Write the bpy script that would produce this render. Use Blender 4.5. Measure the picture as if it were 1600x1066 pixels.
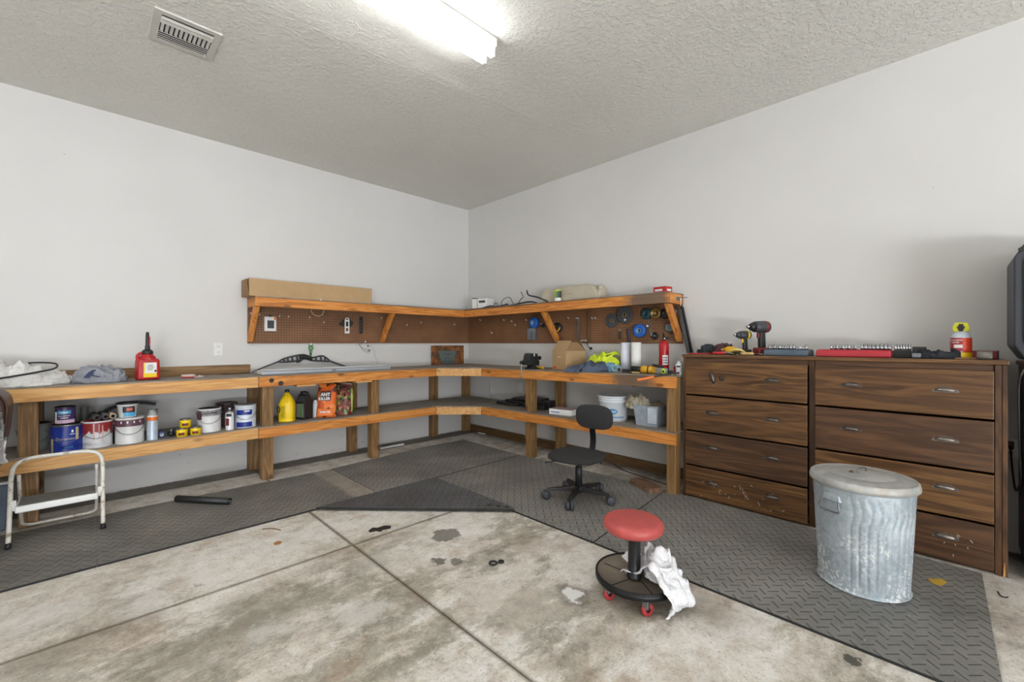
import bpy, bmesh, math, random
from mathutils import Vector, Matrix, noise
from math import pi, sin, cos, radians

# ------------------------------------------------------------------ scene, camera, light
for o in list(bpy.data.objects): bpy.data.objects.remove(o)
SC = bpy.context.scene
COL = SC.collection
random.seed(7)
# world axes: left wall is the plane y=0, right wall is the plane x=0, corner at the origin, metres
cam = bpy.data.cameras.new('camera'); camo = bpy.data.objects.new('camera', cam); COL.objects.link(camo)
cam.sensor_width = 36; cam.lens = 675/1600*36; cam.shift_y = 2.5/1600; cam.clip_start = .05
camo.location = (-3.784, -4.718, 1.208); camo.rotation_euler = (pi/2, 0, radians(45.5)-pi/2)
SC.camera = camo
SC.view_settings.view_transform = 'Standard'; SC.view_settings.look = 'None'
SC.view_settings.gamma = 1; SC.view_settings.use_curve_mapping = False
SC.view_settings.exposure = 0.98
W = bpy.data.worlds.new('world'); SC.world = W; W.use_nodes = True
W.node_tree.nodes['Background'].inputs[0].default_value = (.75, .85, 1, 1)
W.node_tree.nodes['Background'].inputs[1].default_value = .6
def area(name, loc, rot, sx, sy, power, col):
    l = bpy.data.lights.new(name, 'AREA'); l.shape = 'RECTANGLE'; l.size = sx; l.size_y = sy; l.energy = power; l.color = col
    o = bpy.data.objects.new(name, l); COL.objects.link(o); o.location = loc; o.rotation_euler = rot
    return o
# daylight entering through the two open garage doors of the rear wall
area('door_daylight', (-3.9, -9.9, 1.25), (radians(90), 0, 0), 3.2, 2.2, 22, (.90, .95, 1))
# added upward fill lamps outside the doors, brightening the ceiling
area('ceiling_fill', (-3.9, -10.9, .02), (radians(158), 0, 0), 3.6, 1.6, 150, (.93, .96, 1))
area('ceiling_fill', (-7.0, -10.9, .02), (radians(158), 0, 0), 3.0, 1.6, 460, (.93, .96, 1))
area('door_daylight', (-7.0, -9.9, 1.25), (radians(90), 0, 0), 2.4, 2.2, 18, (.90, .95, 1))
TUBE = 12.0      # emission of the fluorescent tubes

# ------------------------------------------------------------------ node helpers
def lin(c):
    c = c/255
    return c/12.92 if c <= .04045 else ((c+.055)/1.055)**2.4
def rgb(r, g, b): return (lin(r), lin(g), lin(b), 1)
class G:
    """small expression builder for shader nodes"""
    def __init__(s, name):
        s.m = bpy.data.materials.new(name); s.m.use_nodes = True; s.t = s.m.node_tree; s.n = s.t.nodes; s.l = s.t.links
        s.b = s.n['Principled BSDF']
        s._o = None
    def put(s, sock, v):
        if isinstance(v, bpy.types.NodeSocket): s.l.new(v, sock)
        elif v is not None:
            sock.default_value = v
    def obj(s):
        if s._o is None: s._o = s.n.new('ShaderNodeTexCoord').outputs['Object']
        return s._o
    def pos(s): return s.n.new('ShaderNodeNewGeometry').outputs['Position']
    def rnd(s): return s.n.new('ShaderNodeObjectInfo').outputs['Random']
    def m_(s, op, a, b=0., c=None, clamp=False):
        n = s.n.new('ShaderNodeMath'); n.operation = op; n.use_clamp = clamp
        s.put(n.inputs[0], a); s.put(n.inputs[1], b)
        if c is not None: s.put(n.inputs[2], c)
        return n.outputs[0]
    def v_(s, op, a, b):
        n = s.n.new('ShaderNodeVectorMath'); n.operation = op; s.put(n.inputs[0], a); s.put(n.inputs[1], b)
        return n.outputs[1] if op in ('LENGTH', 'DISTANCE', 'DOT_PRODUCT') else n.outputs[0]
    def sep(s, v):
        n = s.n.new('ShaderNodeSeparateXYZ'); s.put(n.inputs[0], v); return n.outputs
    def comb(s, x=0., y=0., z=0.):
        n = s.n.new('ShaderNodeCombineXYZ'); s.put(n.inputs[0], x); s.put(n.inputs[1], y); s.put(n.inputs[2], z); return n.outputs[0]
    def noise(s, v, scale, detail=4, rough=.55, dist=0., col=False):
        n = s.n.new('ShaderNodeTexNoise'); s.put(n.inputs['Vector'], v); s.put(n.inputs['Scale'], scale)
        n.inputs['Detail'].default_value = detail; n.inputs['Roughness'].default_value = rough; n.inputs['Distortion'].default_value = dist
        return n.outputs[1] if col else n.outputs[0]
    def voro(s, v, scale, feature='F1', out=0):
        n = s.n.new('ShaderNodeTexVoronoi'); n.feature = feature; s.put(n.inputs['Vector'], v); n.inputs['Scale'].default_value = scale
        return n.outputs[out]
    def step(s, v, a, b, x=0., y=1.):
        n = s.n.new('ShaderNodeMapRange'); n.clamp = True; n.interpolation_type = 'SMOOTHSTEP'
        s.put(n.inputs[0], v); n.inputs[1].default_value = a; n.inputs[2].default_value = b; n.inputs[3].default_value = x; n.inputs[4].default_value = y
        return n.outputs[0]
    def mix(s, f, a, b, mode='MIX'):
        n = s.n.new('ShaderNodeMix'); n.data_type = 'RGBA'; n.blend_type = mode
        s.put(n.inputs[0], f); s.put(n.inputs[6], a); s.put(n.inputs[7], b); return n.outputs[2]
    def ramp(s, f, stops):
        n = s.n.new('ShaderNodeValToRGB'); s.put(n.inputs[0], f); e = n.color_ramp.elements
        while len(e) < len(stops): e.new(.5)
        for k, (p, c) in enumerate(stops): e[k].position = p; e[k].color = c
        return n.outputs[0]
    def bump(s, h, strength=.3, dist=.01, prev=None):
        n = s.n.new('ShaderNodeBump'); n.inputs['Strength'].default_value = strength; n.inputs['Distance'].default_value = dist
        s.put(n.inputs['Height'], h)
        if prev is not None: s.put(n.inputs['Normal'], prev)
        return n.outputs[0]
    def out(s, col=None, rough=.6, metal=0., normal=None, **kw):
        s.put(s.b.inputs['Base Color'], col); s.put(s.b.inputs['Roughness'], rough); s.put(s.b.inputs['Metallic'], metal)
        if normal is not None: s.put(s.b.inputs['Normal'], normal)
        for k, v in kw.items(): s.put(s.b.inputs[k.replace('_', ' ')], v)
        return s.m
MATS = {}
def plain(name, c, rough=.5, metal=0., var=.12, scale=9., bump=0., dirt=None, **kw):
    """a single coloured material with slight mottling (and optional dirt colour)"""
    if name in MATS: return MATS[name]
    g = G(name); v = g.obj()
    n = g.noise(v, scale, 5, .6)
    dk = tuple([x*(1-var*1.6) for x in c[:3]]+[1]); lt = tuple([min(1, x*(1+var)) for x in c[:3]]+[1])
    col = g.ramp(n, [(.3, dk), (.7, lt)])
    if dirt:
        d = g.noise(v, scale*.6, 6, .7, .4); col = g.mix(g.step(d, .52, .7), col, dirt)
    nm = g.bump(g.noise(v, scale*8, 3), bump, .004) if bump else None
    r = g.m_('ADD', rough-.06, g.m_('MULTIPLY', n, .12))
    MATS[name] = g.out(col, r, metal, nm, **kw); return MATS[name]
def wood(name, axis, stops, rough=.55, sc=1., knots=.0, stain=None, bump=.25, patch=None):
    g = G(name)
    p = g.v_('ADD', g.obj(), g.comb(g.m_('MULTIPLY', g.rnd(), 7.3), g.m_('MULTIPLY', g.rnd(), 3.1), g.m_('MULTIPLY', g.rnd(), 5.7)))
    s = [13*sc]*3; s['xyz'.index(axis)] = 1.0*sc
    q = g.v_('MULTIPLY', p, tuple(s))
    n1 = g.noise(q, 1.1, 3, .5, .9)
    ring = g.m_('SINE', g.m_('MULTIPLY', n1, 34.))
    n2 = g.noise(q, 7., 6, .65, .3)
    f = g.m_('ADD', g.m_('MULTIPLY', g.m_('ADD', ring, 1.), .13), g.m_('ADD', g.m_('MULTIPLY', n2, .42), g.m_('MULTIPLY', n1, .34)))
    col = g.ramp(f, stops)
    if knots:
        s2 = [7.]*3; s2['xyz'.index(axis)] = 3.2
        kd = g.voro(g.v_('MULTIPLY', p, tuple(s2)), 1.)
        col = g.mix(g.step(kd, .05, .17, knots, 0.), col, rgb(74, 38, 16))
    if stain:
        d = g.noise(p, 2.6, 7, .72, .5); col = g.mix(g.step(d, .55, .75, 0, .6), col, stain)
        sp = g.voro(p, 34.); col = g.mix(g.step(sp, .06, .1, .75, 0.), col, rgb(60, 42, 28))
    if patch:          # greyed, scorched stretch of the board
        px_, py_, pz_ = g.sep(g.pos()); dd = g.m_('ABSOLUTE', g.m_('SUBTRACT', py_, patch[0]))
        dd = g.m_('ADD', dd, g.m_('MULTIPLY', g.m_('SUBTRACT', g.noise(p, 7., 6, .7), .5), .35))
        col = g.mix(g.m_('MULTIPLY', g.step(dd, patch[1]*.5, patch[1], .88, 0.), g.step(pz_, .6, .62)), col, rgb(98, 86, 74))
    MATS[name] = g.out(col, rough, 0, g.bump(f, bump, .002)); return MATS[name]

pine = [(.15, rgb(128, 72, 26)), (.42, rgb(194, 120, 50)), (.62, rgb(214, 142, 68)), (.85, rgb(226, 166, 98))]
pineL = [(.15, rgb(160, 108, 60)), (.42, rgb(206, 152, 90)), (.62, rgb(220, 170, 106)), (.85, rgb(232, 190, 136))]
treat = [(.15, rgb(78, 52, 26)), (.42, rgb(122, 90, 52)), (.62, rgb(146, 112, 70)), (.85, rgb(172, 140, 98))]
gray = [(.15, rgb(92, 84, 76)), (.42, rgb(134, 124, 113)), (.62, rgb(152, 143, 132)), (.85, rgb(176, 168, 158))]
waln = [(.15, rgb(42, 24, 12)), (.40, rgb(80, 52, 28)), (.62, rgb(106, 73, 40)), (.85, rgb(140, 103, 58))]
walnD = [(.15, rgb(38, 22, 12)), (.40, rgb(70, 45, 27)), (.62, rgb(88, 59, 36)), (.85, rgb(118, 84, 52))]
for ax in 'xyz':
    wood('pine_'+ax, ax, pine, knots=.7, stain=rgb(112, 70, 36), patch=(-2.85, .26) if ax == 'y' else None)
    wood('pale_pine_'+ax, ax, pineL, knots=.5)
    wood('treated_'+ax, ax, treat, knots=.8)
wood('dark_treated', 'y', [(a, tuple([q*.55 for q in c[:3]]+[1])) for a, c in treat], knots=.8)
for ax in 'xy': wood('weathered_'+ax, ax, gray, rough=.8, stain=rgb(92, 76, 62))
wood('walnut', 'y', waln, rough=.38, sc=.75, knots=0, bump=.12)
wood('walnut_dark', 'y', walnD, rough=.42, sc=.75, knots=0, bump=.12)
wood('walnut_z', 'z', walnD, rough=.42, sc=.9, bump=.12)

def mat_wall():
    g = G('wall_paint'); p = g.pos()
    n = g.noise(p, .7, 4, .6); col = g.ramp(n, [(.3, rgb(204, 202, 199)), (.7, rgb(211, 209, 206))])
    z = g.sep(p)[2]
    d = g.noise(g.v_('MULTIPLY', p, (1, 1, 2.2)), 5., 7, .75, .6)
    low = g.step(z, .1, .8, 1., 0.)
    col = g.mix(g.m_('MULTIPLY', g.step(d, .56, .74), g.m_('MULTIPLY', low, .5)), col, rgb(150, 140, 128))
    # dark scuffed line where the panel meets the slab
    e = g.m_('ADD', z, g.m_('MULTIPLY', g.noise(p, 18., 5, .7), .03))
    col = g.mix(g.step(e, .012, .026, .85, 0.), col, rgb(70, 62, 54))
    sp = g.voro(g.v_('ADD', p, (.3, .1, .7)), 3.1); col = g.mix(g.step(sp, .008, .02, .6, 0.), col, rgb(110, 100, 90))
    nm = g.bump(g.noise(p, 60., 3, .5), .12, .002)
    return g.out(col, .62, 0, nm)
def mat_ceiling():
    g = G('ceiling_texture'); p = g.pos()
    a = g.noise(p, 34., 4, .6, .5); b = g.noise(p, 9., 3, .5)
    h = g.m_('ADD', g.step(a, .45, .62), g.m_('MULTIPLY', b, .5))
    x, y, z = g.sep(p)
    # taped drywall seam running along the ceiling
    seam = g.m_('ABSOLUTE', g.m_('ADD', g.m_('ADD', y, 2.40), g.m_('MULTIPLY', x, .1033)))
    sm = g.step(seam, 0., .10, 1., 0.)
    cr = g.step(seam, .0, .004, 1., 0.)
    h2 = g.m_('SUBTRACT', g.m_('ADD', h, g.m_('MULTIPLY', sm, .6)), g.m_('MULTIPLY', cr, 2.5))
    col = g.ramp(g.noise(p, 1.3, 3), [(.3, rgb(216, 214, 207)), (.7, rgb(222, 220, 213))])
    return g.out(col, .85, 0, g.bump(h2, .55, .006))
def mat_concrete():
    g = G('stained_concrete'); p = g.pos(); x, y, z = g.sep(p)
    w = g.v_('ADD', p, g.v_('MULTIPLY', g.noise(p, 5., 4, .6, 0, True), (.10, .10, 0)))
    n1 = g.noise(w, 1.3, 9, .68)
    col = g.ramp(n1, [(.34, rgb(170, 163, 153)), (.47, rgb(198, 191, 182)), (.56, rgb(213, 207, 199)), (.68, rgb(225, 221, 215))])
    # chalky wear, brighter, streaked along x
    wn = g.noise(g.v_('MULTIPLY', w, (.9, 1.9, 1)), 1.9, 10, .74)
    ch = g.step(wn, .515, .60)
    col = g.mix(g.m_('MULTIPLY', ch, .80), col, rgb(216, 213, 208))
    # greenish grey scrubbed areas on the near slabs
    gz = g.m_('MULTIPLY', g.step(g.noise(g.v_('MULTIPLY', g.v_('ADD', w, (5, 2, 0)), (.8, 1.5, 1)), 1.5, 9, .7), .485, .56), g.step(y, -1.9, -2.6))
    col = g.mix(g.m_('MULTIPLY', gz, .66), col, rgb(136, 131, 117))
    # rust and oil stains
    rs = g.step(g.noise(g.v_('ADD', w, (1, 9, 0)), 2.6, 8, .72), .54, .66)
    col = g.mix(g.m_('MULTIPLY', rs, .40), col, rgb(146, 118, 92))
    bl = g.step(g.noise(g.v_('ADD', w, (7, 4, 0)), 7., 6, .7), .60, .70)
    col = g.mix(g.m_('MULTIPLY', bl, .45), col, rgb(104, 94, 82))
    md = g.noise(w, 9., 9, .78); col = g.mix(.5, col, g.ramp(md, [(.36, rgb(128, 122, 112)), (.5, rgb(198, 196, 191)), (.62, rgb(238, 236, 232))]), 'OVERLAY')
    sp = g.noise(p, 26., 6, .75); col = g.mix(g.step(sp, .60, .70, 0, .6), col, rgb(96, 86, 74))
    sp2 = g.noise(p, 70., 6, .8); col = g.mix(g.step(sp2, .52, .66, 0, .6), col, rgb(104, 96, 84))
    sp3 = g.noise(g.v_('ADD', p, (3, 3, 0)), 60., 5, .72); col = g.mix(g.step(sp3, .58, .68, 0, .6), col, rgb(236, 234, 228))
    wob = g.m_('MULTIPLY', g.m_('SUBTRACT', g.noise(p, 14., 4, .6), .5), .13)
    wb2 = g.m_('MULTIPLY', g.m_('SUBTRACT', g.noise(p, 6., 9, .78), .5), .85)
    def blot(cx, cy, r, c, s, soft=.35, ax=1., ay=1., wob=wob):
        d = g.v_('LENGTH', g.v_('MULTIPLY', g.v_('SUBTRACT', p, (cx, cy, 0)), (ax, ay, 0)), (0, 0, 0))
        return g.mix(g.step(g.m_('ADD', d, wob), r*(1-soft), r, s, 0.), col, c)
    for (cx, cy, cz), r_, c_, s_, ax_, ay_ in (((-3.575, -2.098, 0.000), .19, rgb(222, 220, 216), .75, 1, 1.3), ((-3.368, -2.033, 0.000), .15, rgb(222, 220, 216), .75, 1.2, 1), ((-3.956, -1.918, 0.000), .22, rgb(220, 218, 214), .7, .8, 1.3),
            ((-3.472, -2.090, 0.000), .09, rgb(134, 126, 106), .8, 1.6, .8), ((-3.237, -2.498, 0.000), .30, rgb(122, 116, 98), .7, 1, 1.2), ((-3.433, -2.654, 0.000), .30, rgb(118, 112, 96), .7, .6, 1.4), ((-2.907, -3.268, 0.000), .20, rgb(112, 107, 90), .75, .7, 2.6),
            ((-3.814, -2.279, 0.000), .26, rgb(124, 112, 96), .6, .8, 1.6), ((-2.625, -2.539, 0.000), .2, rgb(214, 210, 202), .5, 1, 1), ((-2.925, -2.870, 0.000), .16, rgb(220, 218, 212), .7, 1, 1), ((-3.196, -2.724, 0.000), .14, rgb(222, 220, 214), .6, .7, 1.8), ((-2.335, -3.244, 0.000), .3, rgb(200, 192, 180), .5, 1, 1), ((-2.032, -3.747, 0.000), .16, rgb(132, 116, 98), .5, 1, 1.2)):
        col = blot(cx, cy, r_, c_, s_*.72, .75, ax_, ay_, wb2)
    col = blot(-2.178, -2.493, .10, rgb(108, 104, 96), .85, .15, 1, 1.15)
    col = blot(-2.40, -2.74, .045, rgb(70, 66, 60), .8, .3)
    col = blot(-2.33, -2.80, .04, rgb(80, 76, 68), .7, .3)
    col = blot(-2.128, -3.448, .11, rgb(92, 86, 78), .75, .7)
    col = blot(-2.128, -3.448, .058, rgb(225, 224, 222), .95, .3)
    col = blot(-1.80, -3.95, .22, rgb(122, 108, 94), .5, .9)
    col = blot(-2.35, -4.2, .25, rgb(120, 108, 92), .5, .9)
    col = blot(-1.9, -2.95, .2, rgb(140, 116, 92), .45, .9)
    col = blot(-1.72, -4.45, .03, rgb(50, 48, 46), .8, .3)
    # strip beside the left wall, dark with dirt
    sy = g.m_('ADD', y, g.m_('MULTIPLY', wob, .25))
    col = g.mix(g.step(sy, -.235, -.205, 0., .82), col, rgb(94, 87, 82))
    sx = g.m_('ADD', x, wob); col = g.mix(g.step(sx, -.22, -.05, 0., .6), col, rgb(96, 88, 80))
    # dirt gathered along the saw joints
    j = g.m_('MINIMUM', g.m_('ABSOLUTE', g.m_('ADD', x, 2.655)), g.m_('ABSOLUTE', g.m_('ADD', y, 2.215)))
    col = g.mix(g.step(j, .004, .022, .6, 0.), col, rgb(112, 96, 76))
    nm = g.bump(g.noise(p, 45., 6, .7), .25, .003)
    return g.out(col, .78, 0, nm)
def mat_rubber(name, base, seed, dust=.5, strip=False):
    g = G(name); p = g.pos(); x, y, z = g.sep(p)
    s = .052
    u = g.m_('DIVIDE', g.m_('ADD', x, y), s*1.414); v = g.m_('DIVIDE', g.m_('SUBTRACT', y, x), s*1.414)
    iu = g.m_('FLOOR', u); iv = g.m_('FLOOR', v)
    par = g.m_('MODULO', g.m_('ABSOLUTE', g.m_('ADD', iu, iv)), 2.)
    fu = g.m_('ABSOLUTE', g.m_('SUBTRACT', g.m_('FRACT', u), .5)); fv = g.m_('ABSOLUTE', g.m_('SUBTRACT', g.m_('FRACT', v), .5))
    # long groove along x in even cells, along y in odd ones
    a = g.m_('MULTIPLY', g.step(fv, .03, .075, 1., 0.), g.step(fu, .49, .5, 1., 0.))
    b = g.m_('MULTIPLY', g.step(fu, .03, .075, 1., 0.), g.step(fv, .49, .5, 1., 0.))
    gr = g.m_('ADD', g.m_('MULTIPLY', a, g.m_('SUBTRACT', 1., par)), g.m_('MULTIPLY', b, par))
    q = g.v_('ADD', p, (seed, seed*.7, 0))
    n = g.noise(q, 1.6, 7, .7, .5)
    c0 = tuple([k*.62 for k in base[:3]]+[1]); c1 = tuple([k*1.45 for k in base[:3]]+[1])
    col = g.ramp(n, [(.3, c0), (.5, base), (.7, c1)])
    col = g.mix(g.m_('MULTIPLY', g.step(g.noise(q, 3.1, 7, .75, .6), .5, .72), dust), col, rgb(146, 136, 120))
    col = g.mix(g.m_('MULTIPLY', g.step(g.noise(q, 60., 4, .7), .5, .7), .3), col, rgb(150, 145, 135))
    col = g.mix(g.step(g.noise(q, 40., 3, .6), .70, .73, 0., .8), col, rgb(214, 210, 202))
    col = g.mix(g.m_('MULTIPLY', gr, .75), col, rgb(44, 42, 39))
    if strip:          # chalky worn band along the right-hand end of the long mat
        xx = g.m_('ADD', x, g.m_('MULTIPLY', g.m_('SUBTRACT', g.noise(p, 9., 6, .7), .5), .08))
        col = g.mix(g.m_('MULTIPLY', g.step(xx, -2.34, -2.28), g.step(g.noise(p, 14., 6, .7), .3, .6, .3, .8)), col, rgb(168, 160, 146))
    h = g.m_('SUBTRACT', 1., gr)
    return g.out(col, .6, 0, g.bump(h, .8, .004))
def mat_galv(name='galvanised'):
    g = G(name); p = g.obj()
    v = g.voro(p, 80., 'F1', 1); n = g.noise(p, 6., 6, .7, .4)
    sep = g.n.new('ShaderNodeSeparateColor'); g.l.new(v, sep.inputs[0])
    f = g.m_('ADD', g.m_('MULTIPLY', sep.outputs[0], .16), g.m_('MULTIPLY', n, .84))
    col = g.ramp(f, [(.25, rgb(146, 158, 165)), (.5, rgb(176, 187, 194)), (.75, rgb(204, 212, 218))])
    # dried white splashes low on one side
    z = g.sep(p)[2]
    s = g.m_('MULTIPLY', g.step(g.noise(p, 60., 4, .6), .54, .58), g.step(z, .36, .20))
    s = g.m_('MULTIPLY', s, g.step(g.noise(p, 4., 3, .6), .36, .50))
    col = g.mix(s, col, rgb(226, 228, 226))
    return g.out(col, g.m_('ADD', .36, g.m_('MULTIPLY', n, .2)), g.m_('SUBTRACT', .35, g.m_('MULTIPLY', s, .3)))
def mat_galvlid():
    g = G('galvanised_lid'); p = g.obj(); n = g.noise(p, 7., 6, .7, .4)
    col = g.ramp(n, [(.3, rgb(150, 152, 150)), (.7, rgb(196, 196, 192))])
    r = g.noise(g.v_('ADD', p, (2, 2, 0)), 5., 6, .7, .6)
    col = g.mix(g.step(r, .50, .70, 0, .5), col, rgb(158, 134, 112))
    return g.out(col, .5, .25)
def mat_pegboard(name, ax):
    g = G(name); p = g.pos(); x, y, z = g.sep(p); h = x if ax == 'x' else y
    s = .0254
    a = g.m_('SUBTRACT', g.m_('FRACT', g.m_('DIVIDE', h, s)), .5); b = g.m_('SUBTRACT', g.m_('FRACT', g.m_('DIVIDE', z, s)), .5)
    d = g.m_('SQRT', g.m_('ADD', g.m_('MULTIPLY', a, a), g.m_('MULTIPLY', b, b)))
    hole = g.step(d, .15, .22, 1., 0.)
    col = g.ramp(g.noise(p, 3., 5, .7), [(.3, rgb(112, 76, 48)), (.7, rgb(138, 98, 66))])
    col = g.mix(g.m_('MULTIPLY', hole, .9), col, rgb(32, 22, 14))
    return g.out(col, .6, 0, g.bump(g.m_('SUBTRACT', 1., hole), .5, .003))
def mat_fabric(name, c, scale=260., rough=.9):
    g = G(name); p = g.obj(); n = g.noise(p, scale, 2); m = g.noise(p, 9., 5, .6)
    col = g.mix(.5, g.ramp(n, [(.3, tuple([k*.6 for k in c[:3]]+[1])), (.7, tuple([min(1, k*1.3) for k in c[:3]]+[1]))]), g.ramp(m, [(.3, tuple([k*.8 for k in c[:3]]+[1])), (.7, c)]))
    return g.out(col, rough, 0, g.bump(n, .3, .002))
def mat_emit(name, c, s):
    g = G(name); return g.out(c, .4, 0, None, Emission_Color=c, Emission_Strength=s)
def mat_clear(name, c=(.9, .93, .95, 1), rough=.12):
    g = G(name); p = g.obj()
    return g.out(c, g.m_('ADD', rough, g.m_('MULTIPLY', g.noise(p, 14., 4), .1)), 0, g.bump(g.noise(p, 22., 4, .6), .5, .006), Transmission_Weight=.9, IOR=1.3)
def mat_multi(name, cols, scale=12., rough=.35):
    """printed packaging: blotches of several inks"""
    g = G(name); v = g.voro(g.v_('ADD', g.obj(), g.v_('MULTIPLY', g.noise(g.obj(), 16., 3, .6, 0, True), (.05, .05, .05))), scale, 'F1', 1)
    sep = g.n.new('ShaderNodeSeparateColor'); g.l.new(v, sep.inputs[0])
    st = [(i/len(cols), c) for i, c in enumerate(cols)]
    n = g.n.new('ShaderNodeValToRGB'); n.color_ramp.interpolation = 'CONSTANT'; g.l.new(sep.outputs[0], n.inputs[0]); e = n.color_ramp.elements
    while len(e) < len(st): e.new(.5)
    for k, (p, c) in enumerate(st): e[k].position = p; e[k].color = c
    return g.out(n.outputs[0], rough)
M = MATS
M['wall'] = mat_wall(); M['ceiling'] = mat_ceiling(); M['concrete'] = mat_concrete()
M['rubber_a'] = mat_rubber('rubber_mat_a', rgb(118, 116, 112), 0.3, .5, True)
M['rubber_b'] = mat_rubber('rubber_mat_b', rgb(126, 124, 121), 4.1, .5)
M['rubber_c'] = mat_rubber('rubber_mat_c', rgb(80, 82, 85), 8.2, .15)
M['galv'] = mat_galv(); M['galvlid'] = mat_galvlid()
M['peg_x'] = mat_pegboard('pegboard_left', 'x'); M['peg_y'] = mat_pegboard('pegboard_right', 'y')
M['tube'] = mat_emit('lit_tube', (.96, .98, 1, 1), TUBE)
M['black_fabric'] = mat_fabric('black_fabric', rgb(46, 45, 46))
M['white_cloth'] = mat_fabric('white_cloth', rgb(240, 237, 232), 160.)
M['rag'] = mat_fabric('rag_cloth', rgb(240, 240, 244), 160.)
M['grey_cloth'] = mat_fabric('grey_cloth', rgb(150, 152, 160), 160.)
M['blue_cloth'] = mat_fabric('blue_cloth', rgb(86, 98, 118), 160.)
M['clear'] = mat_clear('clear_plastic')
BLK = plain('black_plastic', rgb(34, 34, 36), .45)
BLKM = plain('black_metal', rgb(30, 30, 32), .38, .4)
DGR = plain('dark_grey_plastic', rgb(62, 64, 68), .5)
GRY = plain('grey_plastic', rgb(120, 124, 130), .5)
WHT = plain('white_plastic', rgb(226, 226, 224), .4, 0, .04)
WHM = plain('white_enamel', rgb(228, 226, 220), .35, 0, .05)
WHS = plain('scuffed_white_enamel', rgb(226, 222, 212), .4, 0, .06, 30., 0, rgb(150, 128, 100))
CHR = plain('chrome', rgb(196, 198, 202), .2, 1., .06)
STL = plain('steel', rgb(140, 140, 140), .35, .9, .12)
PEW = plain('pewter', rgb(132, 124, 118), .3, .85, .15)
DPEW = plain('dark_pewter', rgb(104, 96, 90), .35, .8, .15)
RED = plain('red_plastic', rgb(184, 34, 38), .4, 0, .1)
REDS = plain('red_vinyl', rgb(184, 80, 76), .42, 0, .1, 14.)
REDW = plain('red_wheel', rgb(168, 52, 54), .45)
YEL = plain('yellow_plastic', rgb(244, 206, 20), .4, 0, .05)
YELT = plain('yellow_tool_plastic', rgb(216, 164, 40), .45, 0, .1)
CARD = plain('cardboard', rgb(178, 148, 108), .8, 0, .06, 7.)
CARDD = plain('cardboard_inside', rgb(150, 118, 84), .85, 0, .06)
BLUE = plain('blue_print', rgb(22, 48, 140), .35, 0, .1)
CYAN = plain('cyan_print', rgb(70, 160, 205), .35)
PURP = plain('purple_print', rgb(66, 46, 96), .35)
MAR = plain('maroon_print', rgb(96, 62, 76), .4)
RUST = plain('red_paint', rgb(146, 44, 44), .45)
ORG = plain('orange_print', rgb(232, 118, 40), .35)
GRN = plain('green_print', rgb(70, 140, 70), .4)
TEAL = plain('teal_plastic', rgb(30, 72, 84), .45)
BTAPE = plain('blue_tape', rgb(36, 100, 190), .5)
GOLD = plain('brass', rgb(170, 140, 80), .35, .7)
WPAP = plain('white_paper', rgb(232, 231, 228), .8, 0, .03)
BEIG = plain('beige_plastic', rgb(184, 174, 154), .55, 0, .06)
BRN = plain('brown_vinyl', rgb(78, 54, 44), .45, 0, .15)
TAN = plain('tan_tool_handle', rgb(200, 170, 110), .55)
DISC = plain('abrasive_disc', rgb(74, 76, 80), .85, 0, .12, 30., .3)
TRAYB = plain('blue_grey_plastic', rgb(84, 98, 112), .5)
TRAYR = plain('red_tray_plastic', rgb(184, 44, 56), .42, 0, .05)
YGRN = plain('neon_yellow_fabric', rgb(214, 232, 50), .8)
LBLU = plain('light_blue_fabric', rgb(130, 170, 205), .85)

# ------------------------------------------------------------------ geometry helpers (all write into a bmesh)
def B(): return bmesh.new()
def hexa(bm, p):
    v = [bm.verts.new(q) for q in p]
    for f in ((0, 3, 2, 1), (4, 5, 6, 7), (0, 1, 5, 4), (1, 2, 6, 5), (2, 3, 7, 6), (3, 0, 4, 7)): bm.faces.new([v[i] for i in f])
    return bm
def box(bm, x0, x1, y0, y1, z0, z1):
    return hexa(bm, [(x0, y0, z0), (x1, y0, z0), (x1, y1, z0), (x0, y1, z0), (x0, y0, z1), (x1, y0, z1), (x1, y1, z1), (x0, y1, z1)])
def bev(bm, w=.003, seg=2):
    bmesh.ops.bevel(bm, geom=list(bm.edges), offset=w, segments=seg, profile=.5, affect='EDGES', clamp_overlap=True); return bm
def bbox(x0, x1, y0, y1, z0, z1, w=.003, seg=2): return bev(box(B(), x0, x1, y0, y1, z0, z1), w, seg)
def frame(d):
    d = Vector(d).normalized(); a = Vector((0, 0, 1)) if abs(d.z) < .9 else Vector((1, 0, 0))
    u = d.cross(a).normalized(); return u, d.cross(u).normalized()
def cone(bm, p0, p1, r0, r1, n=20, cap=True):
    p0 = Vector(p0); p1 = Vector(p1); u, w = frame(p1-p0); A = []; C = []
    for i in range(n):
        a = 2*pi*i/n; e = u*cos(a)+w*sin(a); A.append(bm.verts.new(p0+e*r0)); C.append(bm.verts.new(p1+e*r1))
    for i in range(n):
        f = bm.faces.new((A[i], A[(i+1) % n], C[(i+1) % n], C[i])); f.smooth = True
    if cap: bm.faces.new(A[::-1]); bm.faces.new(C)
    return bm
def lathe(bm, prof, c=(0, 0, 0), n=32, d=(0, 0, 1)):
    """prof: list of (radius, height along d)"""
    c = Vector(c); d = Vector(d).normalized(); u, w = frame(d); rows = []
    for r, h in prof:
        if r < 1e-6: rows.append([bm.verts.new(c+d*h)])
        else: rows.append([bm.verts.new(c+d*h+(u*cos(2*pi*i/n)+w*sin(2*pi*i/n))*r) for i in range(n)])
    for a, b in zip(rows, rows[1:]):
        for i in range(n):
            j = (i+1) % n
            if len(a) == 1 and len(b) == 1: continue
            if len(a) == 1: f = bm.faces.new((a[0], b[j], b[i]))
            elif len(b) == 1: f = bm.faces.new((a[i], a[j], b[0]))
            else: f = bm.faces.new((a[i], a[j], b[j], b[i]))
            f.smooth = True
    return bm
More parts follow.
